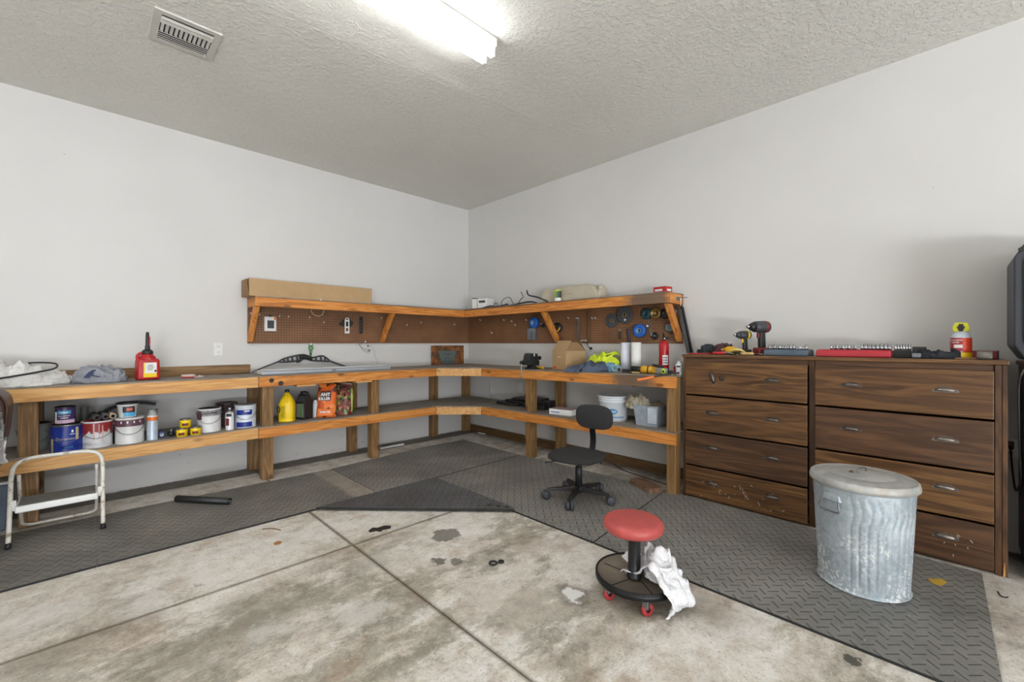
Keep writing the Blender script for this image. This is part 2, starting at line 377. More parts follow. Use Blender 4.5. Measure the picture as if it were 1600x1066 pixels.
def smooth_pts(pts, k=6):
    P_ = [Vector(p) for p in pts]
    if len(P_) < 3: return P_
    out = []
    Q = [2*P_[0]-P_[1]]+P_+[2*P_[-1]-P_[-2]]
    for i in range(1, len(Q)-2):
        a, b, c, d = Q[i-1:i+3]
        for s in range(k):
            t = s/k
            out.append(.5*((2*b)+(c-a)*t+(2*a-5*b+4*c-d)*t*t+(3*b-a-3*c+d)*t**3))
    out.append(P_[-1]); return out
def tube(bm, pts, r, n=8, k=6, closed=False):
    """a round tube through pts; r a number or a list matching the smoothed points' ends"""
    P_ = smooth_pts(pts, k) if k > 1 else [Vector(p) for p in pts]
    rows = []; u = None
    for i, p in enumerate(P_):
        d = (P_[min(i+1, len(P_)-1)]-P_[max(i-1, 0)])
        if d.length < 1e-7: d = Vector((0, 0, 1))
        d.normalize()
        if u is None: u = frame(d)[0]
        u = (u-d*u.dot(d)).normalized(); w = d.cross(u)
        rr = r if not isinstance(r, (list, tuple)) else r[0]+(r[1]-r[0])*i/(len(P_)-1)
        rows.append([bm.verts.new(p+(u*cos(2*pi*j/n)+w*sin(2*pi*j/n))*rr) for j in range(n)])
    for a, b in zip(rows, rows[1:]):
        for j in range(n):
            f = bm.faces.new((a[j], a[(j+1) % n], b[(j+1) % n], b[j])); f.smooth = True
    bm.faces.new(rows[0][::-1]); bm.faces.new(rows[-1]); return bm
def prism(bm, poly, z0, z1, ax='z'):
    """extrude a polygon; ax picks the extrusion axis, poly gives the two others in order"""
    def q(a, b, c): return (a, b, c) if ax == 'z' else ((c, a, b) if ax == 'x' else (a, c, b))
    A = [bm.verts.new(q(a, b, z0)) for a, b in poly]; C = [bm.verts.new(q(a, b, z1)) for a, b in poly]; n = len(poly)
    bm.faces.new(A[::-1]); bm.faces.new(C)
    for i in range(n): bm.faces.new((A[i], A[(i+1) % n], C[(i+1) % n], C[i]))
    bmesh.ops.recalc_face_normals(bm, faces=list(bm.faces)); return bm
def torus(bm, c, R, r, d=(0, 0, 1), n=28, m=8, a0=0, a1=2*pi):
    c = Vector(c); d = Vector(d).normalized(); u, w = frame(d); full = abs(a1-a0-2*pi) < 1e-6; rows = []
    for i in range(n if full else n+1):
        a = a0+(a1-a0)*i/n; e = u*cos(a)+w*sin(a)
        rows.append([bm.verts.new(c+e*(R+r*cos(2*pi*j/m))+d*r*sin(2*pi*j/m)) for j in range(m)])
    k = len(rows)
    for i in range(k if full else k-1):
        for j in range(m):
            f = bm.faces.new((rows[i][j], rows[(i+1) % k][j], rows[(i+1) % k][(j+1) % m], rows[i][(j+1) % m])); f.smooth = True
    if not full: bm.faces.new(rows[0]); bm.faces.new(rows[-1][::-1])
    bmesh.ops.recalc_face_normals(bm, faces=list(bm.faces)); return bm
def pile(bm, c, rx, ry, h, seed=1, amp=.3, fs=7., rot=0., nu=84, nv=34, pw=.7, flat=0.):
    """a crumpled heap of cloth: closed dome with deep folds"""
    rows = []; ca, sa = cos(rot), sin(rot); nu = int(nu*1.3); nv = int(nv*1.2)
    def fold(q):
        w = Vector((noise.noise(q*.6+Vector((seed, 0, 5))), noise.noise(q*.6+Vector((0, seed, 9))), 0))*1.3
        q = q+w
        a = 1-min(1, abs(noise.noise(q))*3.2); b = 1-min(1, abs(noise.noise(q*2.0+Vector((4, 4, 4))))*3.0)
        d = 1-min(1, abs(noise.noise(q*4.3))*2.8)
        return a*.55+b*.32+d*.16
    for j in range(nv+1):
        t = j/nv; e = cos(t*pi/2)**pw if t < 1 else 0; zz = sin(t*pi/2)**.8
        row = []
        for i in range(nu):
            a = 2*pi*i/nu; px_, py_ = cos(a)*e, sin(a)*e
            q = Vector((px_*rx*fs+seed*3.1, py_*ry*fs+seed, zz*h*fs*1.2))
            f = fold(q); g_ = noise.noise(q*.45+Vector((9, 3, seed)))
            k = 1+amp*1.5*(f-.45)+.45*g_
            s_ = 1+.14*g_+amp*.40*(f-.45)*(1-.3*t)
            x = px_*rx*s_; y = py_*ry*s_; z = zz*h*k
            row.append(bm.verts.new((c[0]+x*ca-y*sa, c[1]+x*sa+y*ca, c[2]+max(0.0005, z) if j else c[2])))
        rows.append(row)
    for a, b in zip(rows, rows[1:]):
        for i in range(nu):
            f = bm.faces.new((a[i], a[(i+1) % nu], b[(i+1) % nu], b[i])); f.smooth = True
    bm.faces.new(rows[0][::-1]); bmesh.ops.remove_doubles(bm, verts=rows[-1], dist=.02); return bm
def sheet(bm, path, width, side, thick=.003, amp=.012, fs=16., seed=0, nu=40, nv=14):
    """a crumpled strip of cloth following a path"""
    P_ = smooth_pts(path, 8); side = Vector(side).normalized(); L = len(P_)-1; T = []; Bt = []
    for i, p in enumerate(P_):
        d = (P_[min(i+1, L)]-P_[max(i-1, 0)]).normalized(); nr = side.cross(d).normalized(); r1 = []; r2 = []
        wd = width*(1+.22*noise.noise(Vector((i*.23, seed, 0))))
        for j in range(nv+1):
            s = (j/nv-.5)*wd; q = Vector((p.x*fs+seed, p.y*fs, p.z*fs))+side*s*fs
            dz = (1-abs(noise.noise(q)*2.2))*amp+noise.noise(q*.5)*amp*2
            edge = noise.noise(Vector((i*.3, j*.9, seed)))*.012
            v = p+side*(s+edge)+nr*dz
            r1.append(bm.verts.new(v)); r2.append(bm.verts.new(v-nr*thick))
        T.append(r1); Bt.append(r2)
    for i in range(L):
        for j in range(nv):
            for R_, fl in ((T, 0), (Bt, 1)):
                q = [R_[i][j], R_[i+1][j], R_[i+1][j+1], R_[i][j+1]]
                f = bm.faces.new(q[::-1] if fl else q); f.smooth = True
    for i in range(L):
        bm.faces.new((T[i][0], Bt[i][0], Bt[i+1][0], T[i+1][0])); bm.faces.new((T[i][nv], T[i+1][nv], Bt[i+1][nv], Bt[i][nv]))
    for j in range(nv):
        bm.faces.new((T[0][j], T[0][j+1], Bt[0][j+1], Bt[0][j])); bm.faces.new((T[L][j], Bt[L][j], Bt[L][j+1], T[L][j+1]))
    bmesh.ops.recalc_face_normals(bm, faces=list(bm.faces)); return bm
def blob(bm, c, r, n=16, seed=0, amp=0.):
    """rounded ellipsoid; r = (rx, ry, rz)"""
    rows = []; c = Vector(c)
    for j in range(n//2+1):
        t = pi*j/(n//2); rr = sin(t); row = []
        for i in range(n if 0 < j < n//2 else 1):
            a = 2*pi*i/n; q = Vector((rr*cos(a), rr*sin(a), -cos(t))); k = 1+amp*noise.noise(q*1.7+Vector((seed, 0, 0)))
            row.append(bm.verts.new(c+Vector((q.x*r[0], q.y*r[1], q.z*r[2]))*k))
        rows.append(row)
    for a, b in zip(rows, rows[1:]):
        for i in range(n):
            j = (i+1) % n
            if len(a) == 1: f = bm.faces.new((a[0], b[j], b[i]))
            elif len(b) == 1: f = bm.faces.new((a[i], a[j], b[0]))
            else: f = bm.faces.new((a[i], a[j], b[j], b[i]))
            f.smooth = True
    bmesh.ops.recalc_face_normals(bm, faces=list(bm.faces)); return bm
def xf(bm, m): bmesh.ops.transform(bm, matrix=m, verts=list(bm.verts)); return bm
def RZ(a, c=(0, 0, 0)): return Matrix.Translation(c) @ Matrix.Rotation(a, 4, 'Z')
def arc_patch(bm, r, a0, a1, z0, z1, n=14, wav=None):
    """curved decal on a cylinder of radius r (outward facing)"""
    A = []; C = []
    for i in range(n+1):
        a = a0+(a1-a0)*i/n
        zl = z0 if wav is None else z0+wav(i/n)
        A.append(bm.verts.new((r*cos(a), r*sin(a), zl))); C.append(bm.verts.new((r*cos(a), r*sin(a), z1)))
    for i in range(n): bm.faces.new((A[i], A[i+1], C[i+1], C[i])).smooth = True
    return bm
def text_bm(s, size, bold=0.):
    """flat lettering in the xz plane, centred, facing -y"""
    cu = bpy.data.curves.new('lettering', 'FONT'); cu.body = s; cu.size = size; cu.align_x = 'CENTER'; cu.align_y = 'CENTER'; cu.resolution_u = 2; cu.offset = bold
    ob = bpy.data.objects.new('lettering', cu); COL.objects.link(ob)
    dg = bpy.context.evaluated_depsgraph_get(); me = bpy.data.meshes.new_from_object(ob.evaluated_get(dg))
    bm = B(); bm.from_mesh(me); bpy.data.objects.remove(ob); bpy.data.curves.remove(cu); bpy.data.meshes.remove(me)
    for v in bm.verts: v.co = Vector((v.co.x, 0, v.co.y))
    return bm
def wrap(bm, r, a):
    """bend flat lettering round a vertical cylinder of radius r, centred at angle a"""
    for v in bm.verts:
        t = a+v.co.x/r; v.co = Vector((r*cos(t), r*sin(t), v.co.z))
    return bm

# ------------------------------------------------------------------ object helpers
def obj(name, bm, mat, parent=None, kind=None, loc=None):
    me = bpy.data.meshes.new(name); bm.to_mesh(me); bm.free()
    for m in (mat if isinstance(mat, (list, tuple)) else [mat]): me.materials.append(m)
    o = bpy.data.objects.new(name, me); COL.objects.link(o)
    if parent is not None: o.parent = parent
    if kind: o['kind'] = kind
    if loc is not None: o.location = loc
    return o
def tag(o, label, cat, group=None):
    o['label'] = label; o['category'] = cat
    if group: o['group'] = group
    return o
def thing(name, label, cat, loc=(0, 0, 0), rz=0., group=None):
    o = bpy.data.objects.new(name, None); COL.objects.link(o); o.location = loc; o.rotation_euler = (0, 0, rz); o.empty_display_size = .05
    return tag(o, label, cat, group)
def wobj(name, bm, mat, parent, kind=None):
    """part whose bmesh is in world coordinates, under an unrotated thing"""
    l = Vector(parent.location)
    if parent.parent: l += Vector(parent.parent.location)
    for v in bm.verts: v.co -= l
    return obj(name, bm, mat, parent, kind)
def solo(name, bm, mat, label, cat, group=None, c=None):
    """single-mesh thing from world coordinates; origin at its base centre"""
    if c is None:
        xs = [v.co for v in bm.verts]
        c = Vector(((min(v.x for v in xs)+max(v.x for v in xs))/2, (min(v.y for v in xs)+max(v.y for v in xs))/2, min(v.z for v in xs)))
    for v in bm.verts: v.co -= Vector(c)
    return tag(obj(name, bm, mat, None, None, c), label, cat, group)
def copy_tree(o, parent=None):
    c = o.copy(); COL.objects.link(c)
    if parent is not None: c.parent = parent
    for ch in list(o.children): copy_tree(ch, c)
    return c
# angle of the direction from a point towards the camera side (labels on cans face the room)
def facing(x, y): return math.atan2(-4.718-y, -3.784-x)

# ------------------------------------------------------------------ the setting
H = 3.051; XW = -8.6; YW = -10.0
floor = obj('floor', box(B(), XW-.1, .1, YW-.1, .1, -.2, -.03), M['concrete'], None, 'structure')
g_ = .004
xs = [XW, -5.8, -2.655, 0]; ys = [YW, -6.2, -2.215, 0]
for i in range(3):
    for j in range(3):
        bm = box(B(), xs[i]+(g_ if i else 0), xs[i+1]-(g_ if i < 2 else 0), ys[j]+(g_ if j else 0), ys[j+1]-(g_ if j < 2 else 0), -.03, 0)
        obj('concrete_slab', bm, M['concrete'], floor)
obj('ceiling', box(B(), XW-.1, .1, YW-.1, .1, H, H+.12), M['ceiling'], None, 'structure')
obj('wall_left', box(B(), XW-.1, .1, 0, .12, -.03, H), M['wall'], None, 'structure')
obj('wall_right', box(B(), 0, .12, YW-.1, -.0005, -.03, H), M['wall'], None, 'structure')
obj('wall_side', box(B(), XW-.12, XW, YW-.1, 0, -.03, H), M['wall'], None, 'structure')
bm = B()   # rear wall with two garage door openings
for x0, x1, z0, z1 in ((XW, -8.3, -.03, H), (-5.7, -5.6, -.03, H), (-2.2, 0, -.03, H), (-8.3, -5.7, 2.4, H), (-5.6, -2.2, 2.4, H)):
    box(bm, x0, x1, YW-.12, YW, z0, z1)
obj('wall_rear', bm, M['wall'], None, 'structure')
bb = obj('baseboard_right', box(B(), -.038, -.0005, -3.21, -.001, 0, .089), M['dark_treated'], None, 'structure')

# ceiling vent
VNT = plain('vent_enamel', rgb(196, 194, 186), .45, 0, .04)
vt = thing('ceiling_vent', 'white louvred air vent in the ceiling near the left wall', 'vent', (-3.365, -1.50, H))
x0, x1, y0, y1 = -.157, .157, -.165, .165
bm = B(); w = .035; t = .010
for a in ((x0, x1, y0, y0+w), (x0, x1, y1-w, y1), (x0, x0+w, y0+w, y1-w), (x1-w, x1, y0+w, y1-w)): box(bm, *a, -t, -.0005)
obj('frame', bm, VNT, vt)
obj('dark_backing', box(B(), x0+w, x1-w, y0+w, y1-w, -.0025, -.001), BLK, vt)  # black sheet paints the shade of the duct, no hollow behind
for k, yy in enumerate((y0+w+.028, y0+w+.052, y0+w+.066)):
    bm = box(B(), x0+w, x1-w, -.008, .008, -.002, .002); xf(bm, Matrix.Translation((0, yy, -.010)) @ Matrix.Rotation(radians(-35), 4, 'X')); obj('slat', bm, VNT, vt)
for k in range(11):
    xx = x0+w+.012+k*(x1-x0-2*w-.024)/10
    bm = box(B(), -.007, .007, y0+w+.078, y0+w+.165, -.0015, .0015); xf(bm, Matrix.Translation((xx, 0, -.010)) @ Matrix.Rotation(radians(28), 4, 'Y')); obj('slat', bm, VNT, vt)
for k in range(4):
    bm = box(B(), x0+w, x1-w, -.008, .008, -.0015, .0015); xf(bm, Matrix.Translation((0, y0+w+.176+k*.021, -.009)) @ Matrix.Rotation(radians(30), 4, 'X')); obj('slat', bm, VNT, vt)
obj('damper_lever', cone(B(), (x1-w-.01, y1-w-.02, -.012), (x1-w-.01, y1-w-.02, -.03), .004, .004, 8), VNT, vt)

# fluorescent strip lights on the ceiling
def strip_light(x0, x1, y, label):
    t = thing('strip_light', label, 'light', (0, 0, 0), 0, None)
    t.location = ((x0+x1)/2, y, H); h = (x1-x0)/2
    bm = prism(B(), [(-.062, -.0005), (.062, -.0005), (.062, -.045), (.030, -.068), (-.030, -.068), (-.062, -.045)], -h, h, 'x')
    obj('housing', bev(bm, .002, 1), WHM, t)
    for s in (-1, 1):
        obj('tube', cone(B(), (-h+.03, s*.040, -.097), (h-.03, s*.040, -.097), .019, .019, 20), M['tube'], t)
        for e in (-1, 1):
            b2 = box(B(), e*(h-.016)-.008, e*(h-.016)+.008, s*.040-.014, s*.040+.014, -.118, -.045)
            obj('lamp_holder', bev(b2, .003), WHT, t)
    return t
strip_light(-3.26, -2.015, -2.728, 'lit fluorescent strip light on the ceiling at the top of the photo')
strip_light(-3.26-1.30, -2.015-1.30, -2.728, 'lit fluorescent strip light end to end behind the visible one')
strip_light(-4.7, -3.4, -5.5, 'unseen fluorescent strip light added behind the camera to even the light')  # added lamp out of view, brightens the right wall by the loudspeaker
strip_light(-6.4, -5.1, -8.1, 'lit fluorescent strip light further back in the garage')
strip_light(-8.2, -6.95, -2.728, 'lit fluorescent strip light in the front row near the side wall')

# electrical outlets
def outlet(loc, rz, label, cover=True):
    t = thing('wall_outlet', label, 'outlet', loc, rz, None)     # plate faces local -y
    obj('cover_plate', bbox(-.036, .036, -.006, 0, -.058, .058, .003), WHT, t)
    for s in (-1, 1):
        obj('socket', bbox(-.017, .017, -.009, -.006, s*.026-.015, s*.026+.015, .002, 1), WHM, t)
        for k in (-1, 1): obj('slot', box(B(), k*.007-.0015, k*.007+.0015, -.0095, -.0088, s*.026-.004, s*.026+.006), BLK, t)
    return t
outlet((-2.928, -.0005, 1.146), 0, 'white wall outlet above the left bench beside the red gas can')
o2 = outlet((-.0005, -2.05, 1.10), -pi/2, 'white wall outlet behind the carton under the pegboard')
outlet((-.0005, -1.013, .655), -pi/2, 'white wall outlet above the black pile on the lower shelf')
outlet((-.0005, -3.418, 1.158), -pi/2, 'white wall outlet just above the dresser behind the tools')
outlet((-.0005, -4.954, .60), -pi/2, 'white wall outlet in the gap right of the dresser')
# looped bare wire coming out of the wall
solo('cable_clip', tube(tube(B(), [(-.002, -.50, .70), (-.03, -.50, .69), (-.03, -.515, .60), (-.02, -.50, .54)], .006, 8), [(-.02, -.55, .54), (-.035, -.52, .60), (-.03, -.49, .58), (-.03, -.46, .50), (-.02, -.45, .47)], .004, 8),
     WHT, 'loop of white cable sticking out of the right wall above the lower shelf', 'cable')

# ------------------------------------------------------------------ rubber floor mats
def dark_sides(o):
    o.data.materials.append(plain('mat_edge_rubber', rgb(38, 38, 38), .8))
    for f in o.data.polygons:
        if abs(f.normal.z) < .5: f.material_index = 1
def mat_(poly, z0, z1, mat, label, holes=()):
    t = prism(B(), poly, z0, z1)
    o = solo('rubber_mat', t, mat, label, 'mat', 'rubber floor mats'); dark_sides(o)
    return o
mat_([(-5.6, -1.53), (-3.7485, -1.50), (-3.7485, -.585), (-5.6, -.60)], 0.0003, .012, M['rubber_a'], 'grey rubber floor mat under the white step stool, left of the seam')
mat_([(-3.747, -1.50), (-2.14, -1.515), (-2.14, -.60), (-3.747, -.585)], 0.0003, .012, M['rubber_a'], 'long dusty grey rubber floor mat carrying the black pipe')
mat_([(-2.136, -1.515), (-.50, -1.50), (-.476, -.50), (-1.05, -.48), (-2.136, -.60)], 0.0003, .012, M['rubber_b'], 'dark rubber floor mat in the corner between the benches')
mat_([(-1.62, -3.21), (-.44, -3.09), (-.485, -1.507), (-1.62, -1.522)], 0.0003, .012, M['rubber_b'], 'rubber floor mat under the black office chair')
mat_([(-1.63, -4.845), (-.475, -4.828), (-.44, -3.096), (-1.62, -3.218)], 0.0003, .012, M['rubber_b'], 'rubber floor mat under the metal trash can in front of the dresser')
tm = prism(B(), [(-2.612, -1.522), (-1.625, -2.545), (-1.60, -2.50), (-1.607, -1.535)], .0125, .0265)
tri = solo('rubber_mat', tm, M['rubber_c'], 'triangular offcut of black rubber mat laid over the inner corner', 'mat', 'rubber floor mats'); dark_sides(tri)
for k, (a, b) in enumerate(((-1.70, -2.36), (-1.665, -2.42), (-1.635, -2.475))):
    bm = lathe(B(), [(0, .0), (.017, .0), (.017, .0012), (0, .0012)], (a, b, .0262), 16); wobj('hole', bm, BLK, tri)

# ------------------------------------------------------------------ workbenches
def board(parent, p0, p1, wd, ht, mat, name, dz=(0, 0)):
    """horizontal board from p0 to p1 (x, y of the outer lower edge line), thickness wd to the left of the direction, top at z+ht"""
    x0, y0, z0 = p0; x1, y1, z1 = p1; d = Vector((x1-x0, y1-y0, 0)).normalized(); n = Vector((-d.y, d.x, 0))*wd
    bm = hexa(B(), [(x0, y0, z0), (x1, y1, z1), (x1+n.x, y1+n.y, z1), (x0+n.x, y0+n.y, z0), (x0, y0, z0+ht), (x1, y1, z1+ht), (x1+n.x, y1+n.y, z1+ht), (x0+n.x, y0+n.y, z0+ht)])
    bmesh.ops.recalc_face_normals(bm, faces=list(bm.faces)); bev(bm, .003, 2)
    return wobj(name, bm, mat, parent)
def slab(parent, poly, z0, z1, mat, name):
    """plank top with possibly sloping height: poly = (x, y, dz)"""
    A = B(); lo = [A.verts.new((x, y, z0+d)) for x, y, d in poly]; hi = [A.verts.new((x, y, z1+d)) for x, y, d in poly]; n = len(poly)
    A.faces.new(lo[::-1]); A.faces.new(hi)
    for i in range(n): A.faces.new((lo[i], lo[(i+1) % n], hi[(i+1) % n], hi[i]))
    bmesh.ops.recalc_face_normals(A, faces=list(A.faces)); return wobj(name, A, mat, parent)
def post(parent, x0, x1, y0, y1, z1, mat, name='post', z0=0.0):
    return wobj(name, bbox(x0, x1, y0, y1, z0, z1, .004, 2), mat, parent)
BA = thing('workbench', 'left workbench section of pale pine with a row of paint cans on its shelf', 'workbench', (-3.7, -.28, 0))
board(BA, (-5.0, -.530, .821), (-2.733, -.530, .821), .038, .089, M['pale_pine_x'], 'apron_board')
board(BA, (-4.98, -.530, .352), (-2.733, -.530, .381), .038, .089, M['pale_pine_x'], 'shelf_apron')
slab(BA, [(-5.0, -.533, 0), (-2.733, -.533, 0), (-2.733, -.002, 0), (-5.0, -.002, 0)], .9105, .918, M['weathered_x'], 'worktop')
slab(BA, [(-5.0, -.533, -.02), (-2.733, -.533, .006), (-2.733, -.002, .006), (-5.0, -.002, -.02)], .465, .473, M['weathered_x'], 'shelf_board')
post(BA, -4.105, -4.015, -.4915, -.4025, .909, M['treated_z'])
post(BA, -4.100, -4.012, -.091, -.002, .909, M['treated_z'])
wobj('back_board', bbox(-5.0, -2.678, -.042, -.003, .9185, 1.0), M['treated_x'], BA)
for x in (-4.6, -3.4, -2.9):
    wobj('joist', bbox(x, x+.038, -.400, -.095, .825, .909), M['treated_y'], BA)
BC = thing('workbench', 'corner workbench of orange pine running along both walls with posts and lower shelf', 'workbench', (-.6, -.6, 0))
for z0, up in ((.821, .030), (.376, .030)):
    nm = 'apron_board' if z0 > .6 else 'shelf_apron'
    board(BC, (-2.729, -.530, z0), (-.905, -.530, z0-.002), .038, .089, M['pine_x'], nm)
    board(BC, (-.905, -.536, z0-.001), (-.536, -.905, z0-.001), .030, .087, M['pale_pine_y'], 'corner_board')
    board(BC, (-.530, -.905, z0-.002), (-.530, -3.212, z0+up), .038, .089, M['pine_y'], nm)
top = [(-2.729, -.533, 0), (-.905, -.533, 0), (-.533, -.905, 0), (-.533, -3.212, .030), (-.002, -3.212, .030), (-.002, -.905, 0), (-.002, -.002, 0), (-2.729, -.002, 0)]
def two(z0, z1, nm):
    slab(BC, [top[0], top[1], (-.905, -.002, 0), top[7]], z0, z1, M['weathered_x'], nm)
    slab(BC, [(-.903, -.533, 0), (-.533, -.905, 0), (-.002, -.905, 0), (-.002, -.002, 0), (-.903, -.002, 0)], z0, z1, M['weathered_x'], nm)
    slab(BC, [(-.533, -.907, 0), top[3], top[4], (-.002, -.907, 0)], z0, z1, M['weathered_y'], nm)
two(.9105, .918, 'worktop'); two(.4655, .473, 'shelf_board')
for x0 in (-2.692, -1.680):
    post(BC, x0, x0+.089, -.4915, -.4025, .909, M['treated_z'])
for x0 in (-2.70, -1.735, -.655, -.125):
    post(BC, x0, x0+.089, -.091, -.002, .909, M['treated_z'])
post(BC, -.4915, -.4025, -1.655, -1.566, .909, M['treated_z']); post(BC, -.4915, -.4025, -3.200, -3.125, .935, M['treated_z'])
post(BC, -.128, -.040, -1.76, -1.671, .909, M['treated_z']); post(BC, -.128, -.040, -3.205, -3.12, .935, M['treated_z'])
# short blocks showing below the apron
for x, z in ((-2.42, .802), (-1.86, .802)):
    wobj('block', bbox(x, x+.17, -.528, -.44, z, z+.018, .003), M['pale_pine_x'], BC)
for y in (-1.2, -2.3, -2.8): wobj('joist', bbox(-.400, -.045, y, y+.038, .825, .909), M['treated_x'], BC)
for x in (-2.2, -1.2): wobj('joist', bbox(x, x+.038, -.400, -.095, .825, .909), M['treated_y'], BC)
# two burnt round knots on the apron near the seam
for x, z, r in ((-2.63, .875, .020), (-2.555, .845, .022)):
    wobj('scorch_mark', lathe(B(), [(0, 0), (r, 0), (r*.8, .0015), (0, .0018)], (x, -.530, z), 18, (0, -1, 0)), plain('scorched_wood', rgb(58, 50, 46), .8), BC)

# ------------------------------------------------------------------ wall shelves with pegboards
SL = thing('wall_shelf', 'orange pine wall shelf on the left wall with slanted braces', 'shelf', (-1.35, 0, 1.2))
SR = thing('wall_shelf', 'orange pine wall shelf on the right wall holding a beige casing', 'shelf', (0, -1.6, 1.2))
zs0, zs1 = 1.541, 1.625
board(SL, (-2.700, -.300, zs0), (-.30, -.300, zs0-.004), .038, zs1-zs0, M['pine_x'], 'front_board')
board(SR, (-.300, -.302, zs0-.004), (-.300, -3.045, zs0+.004), .038, zs1-zs0+.004, M['pine_y'], 'front_board')
wobj('shelf_top', box(B(), -2.700, -.302, -.302, -.002, 1.6255, 1.633), M['weathered_x'], SL)
wobj('shelf_top', box(B(), -.302, -.002, -3.047, -.002, 1.6335, 1.640), M['weathered_y'], SR)
wobj('end_board', bbox(-2.698, -2.660, -.261, -.022, zs0, 1.6250), M['pine_y'], SL)
wobj('end_board', bbox(-.261, -.022, -3.045, -3.007, zs0+.004, 1.6330), M['pine_x'], SR)
def brace(par, at, axis):
    # 2x3 brace: from under the front board down to the wall, cut plumb at the wall
    w = .038
    poly = [(-.262, 1.540), (-.300, 1.540), (-.074, 1.215), (-.022, 1.215), (-.022, 1.262)]
    poly = [(-.215, 1.538), (-.298, 1.538), (-.058, 1.215), (-.021, 1.215), (-.021, 1.268)]
    bm = B()
    if axis == 'x': prism(bm, poly, at, at+w, 'x')            # brace in the y-z plane
    else: prism(bm, [(a, b) for a, b in poly], at, at+w, 'y')
    bev(bm, .003, 2)
    return wobj('brace', bm, M['pine_z'], par)
brace(SL, -2.700, 'x'); brace(SL, -1.335, 'x'); brace(SR, -1.645, 'y'); brace(SR, -3.045, 'y')
PL = thing('pegboard', 'brown pegboard under the left wall shelf', 'pegboard', (-1.35, 0, 1.2))
wobj('panel', box(B(), -2.695, -.012, -.012, -.001, 1.200, 1.6245), M['peg_x'], PL)
wobj('lower_rail', box(B(), -2.695, -.02, -.020, -.0125, 1.200, 1.222), plain('hardboard_edge', rgb(120, 84, 56), .7), PL)
PR = thing('pegboard', 'brown pegboard under the right wall shelf hung with discs and tape', 'pegboard', (0, -1.55, 1.2))
for a, b in ((-2.050, -.013), (-3.042, -2.056)):
    wobj('panel', box(B(), -.012, -.001, a, b, 1.200, 1.6325), M['peg_y'], PR)
def hook(par, p, ax, L=.03, col=None):
    # small white peg hook, standing off the board
    d = Vector((0, -1, 0)) if ax == 'x' else Vector((-1, 0, 0)); p = Vector(p)
    p = Vector((p.x, -.012, p.z)) if ax == 'x' else Vector((-.012, p.y, p.z))
    bm = tube(B(), [p, p+d*L*.6+Vector((0, 0, -.006)), p+d*L+Vector((0, 0, .010))], .0035, 6, 4)
    bm = box(bm, p.x-.006, p.x+.006, p.y-.006, p.y+.006, p.z-.004, p.z+.012) if False else bm
    return wobj('peg_hook', bm, col or WHT, par)
for p in ((-2.420, -0.030, 1.472), (-2.337, -0.030, 1.470), (-2.132, -0.030, 1.471), (-1.988, -0.030, 1.423), (-0.985, -0.030, 1.424), (-0.784, -0.030, 1.462), (-0.263, -0.030, 1.453), (-2.672, -0.030, 1.486), (-1.324, -0.030, 1.497)): hook(PL, p, 'x')
for p in ((-0.030, -0.286, 1.513), (-0.030, -0.748, 1.495), (-0.030, -0.887, 1.474), (-0.030, -0.954, 1.425), (-0.030, -1.139, 1.481), (-0.030, -1.778, 1.478), (-0.030, -2.089, 1.465), (-0.030, -2.129, 1.463), (-0.030, -0.517, 1.337)): hook(PR, p, 'y')
hook(PL, (-2.612, -0.030, 1.476), 'x', .10)

# ------------------------------------------------------------------ dresser
DX, DY0, DY1, DZ = -.420, -4.925, -3.224, 1.116
DR = thing('dresser', 'long dark brown wooden dresser with eight drawers against the right wall', 'dresser', (-.21, -4.075, 0))
wobj('top_board', bbox(DX-.014, -.004, DY0, DY1, DZ-.022, DZ, .003), M['walnut'], DR)
for a, b, nm in ((DY0+.004, DY0+.024, 'side_panel'), (DY1-.024, DY1-.004, 'side_panel'), (-4.095, -4.060, 'divider')):
    wobj(nm, bbox(DX+.022 if nm == 'divider' else DX, -.006, a, b, 0.002, DZ-.0225, .002, 1), M['walnut_z'], DR)
wobj('stile', bbox(DX, DX+.02, DY0+.025, DY0+.05, 0.002, DZ-.0225, .002, 1), M['walnut_z'], DR)
wobj('back_panel', box(B(), -.012, -.006, DY0+.025, DY1-.025, .05, DZ-.03), M['walnut_dark'], DR)
wobj('top_rail', bbox(DX+.012, DX+.03, DY0+.051, -4.096, 1.058, DZ-.0225, .001, 1), M['walnut_dark'], DR)
wobj('top_rail', bbox(DX+.012, DX+.03, -4.059, DY1-.025, 1.058, DZ-.0225, .001, 1), M['walnut_dark'], DR)
rows = [(.020, .249), (.262, .517), (.530, .795), (.808, 1.060)]
def cup_pull(par, y, z, flip=0.):
    """half-dome cup pull, open below"""
    bm = B(); n, m = 16, 7; R = []
    for j in range(m+1):
        t = pi/2*j/m; row = []
        for i in range(n+1):
            a = pi*i/n
            # half ellipsoid: width .05, height .022, depth .020
            row.append(bm.verts.new((-.020*sin(a)*cos(t)**.6 if j < m else 0, .043*cos(a)*cos(t)**.6 if j < m else 0, .020*sin(t))))
        R.append(row)
    for a, b in zip(R, R[1:]):
        for i in range(n): bm.faces.new((a[i], a[i+1], b[i+1], b[i])).smooth = True
    bmesh.ops.remove_doubles(bm, verts=list(bm.verts), dist=.0004)
    g2 = bmesh.ops.extrude_face_region(bm, geom=list(bm.faces)); vs = [v for v in g2['geom'] if isinstance(v, bmesh.types.BMVert)]
    for v in vs: v.co = Vector((v.co.x*.86, v.co.y*.94, v.co.z*.9))
    # flange with two screw ears
    prism(bm, [(-.056, -.004), (-.050, .006), (-.040, .012), (-.02, .023), (.02, .023), (.040, .012), (.050, .006), (.056, -.004), (.046, -.008), (-.046, -.008)], -.002, .0, 'x')
    bmesh.ops.recalc_face_normals(bm, faces=list(bm.faces))
    if flip: xf(bm, Matrix.Rotation(flip, 4, 'X'))
    xf(bm, Matrix.Translation((DX-.0125, y, z)))
    return bm
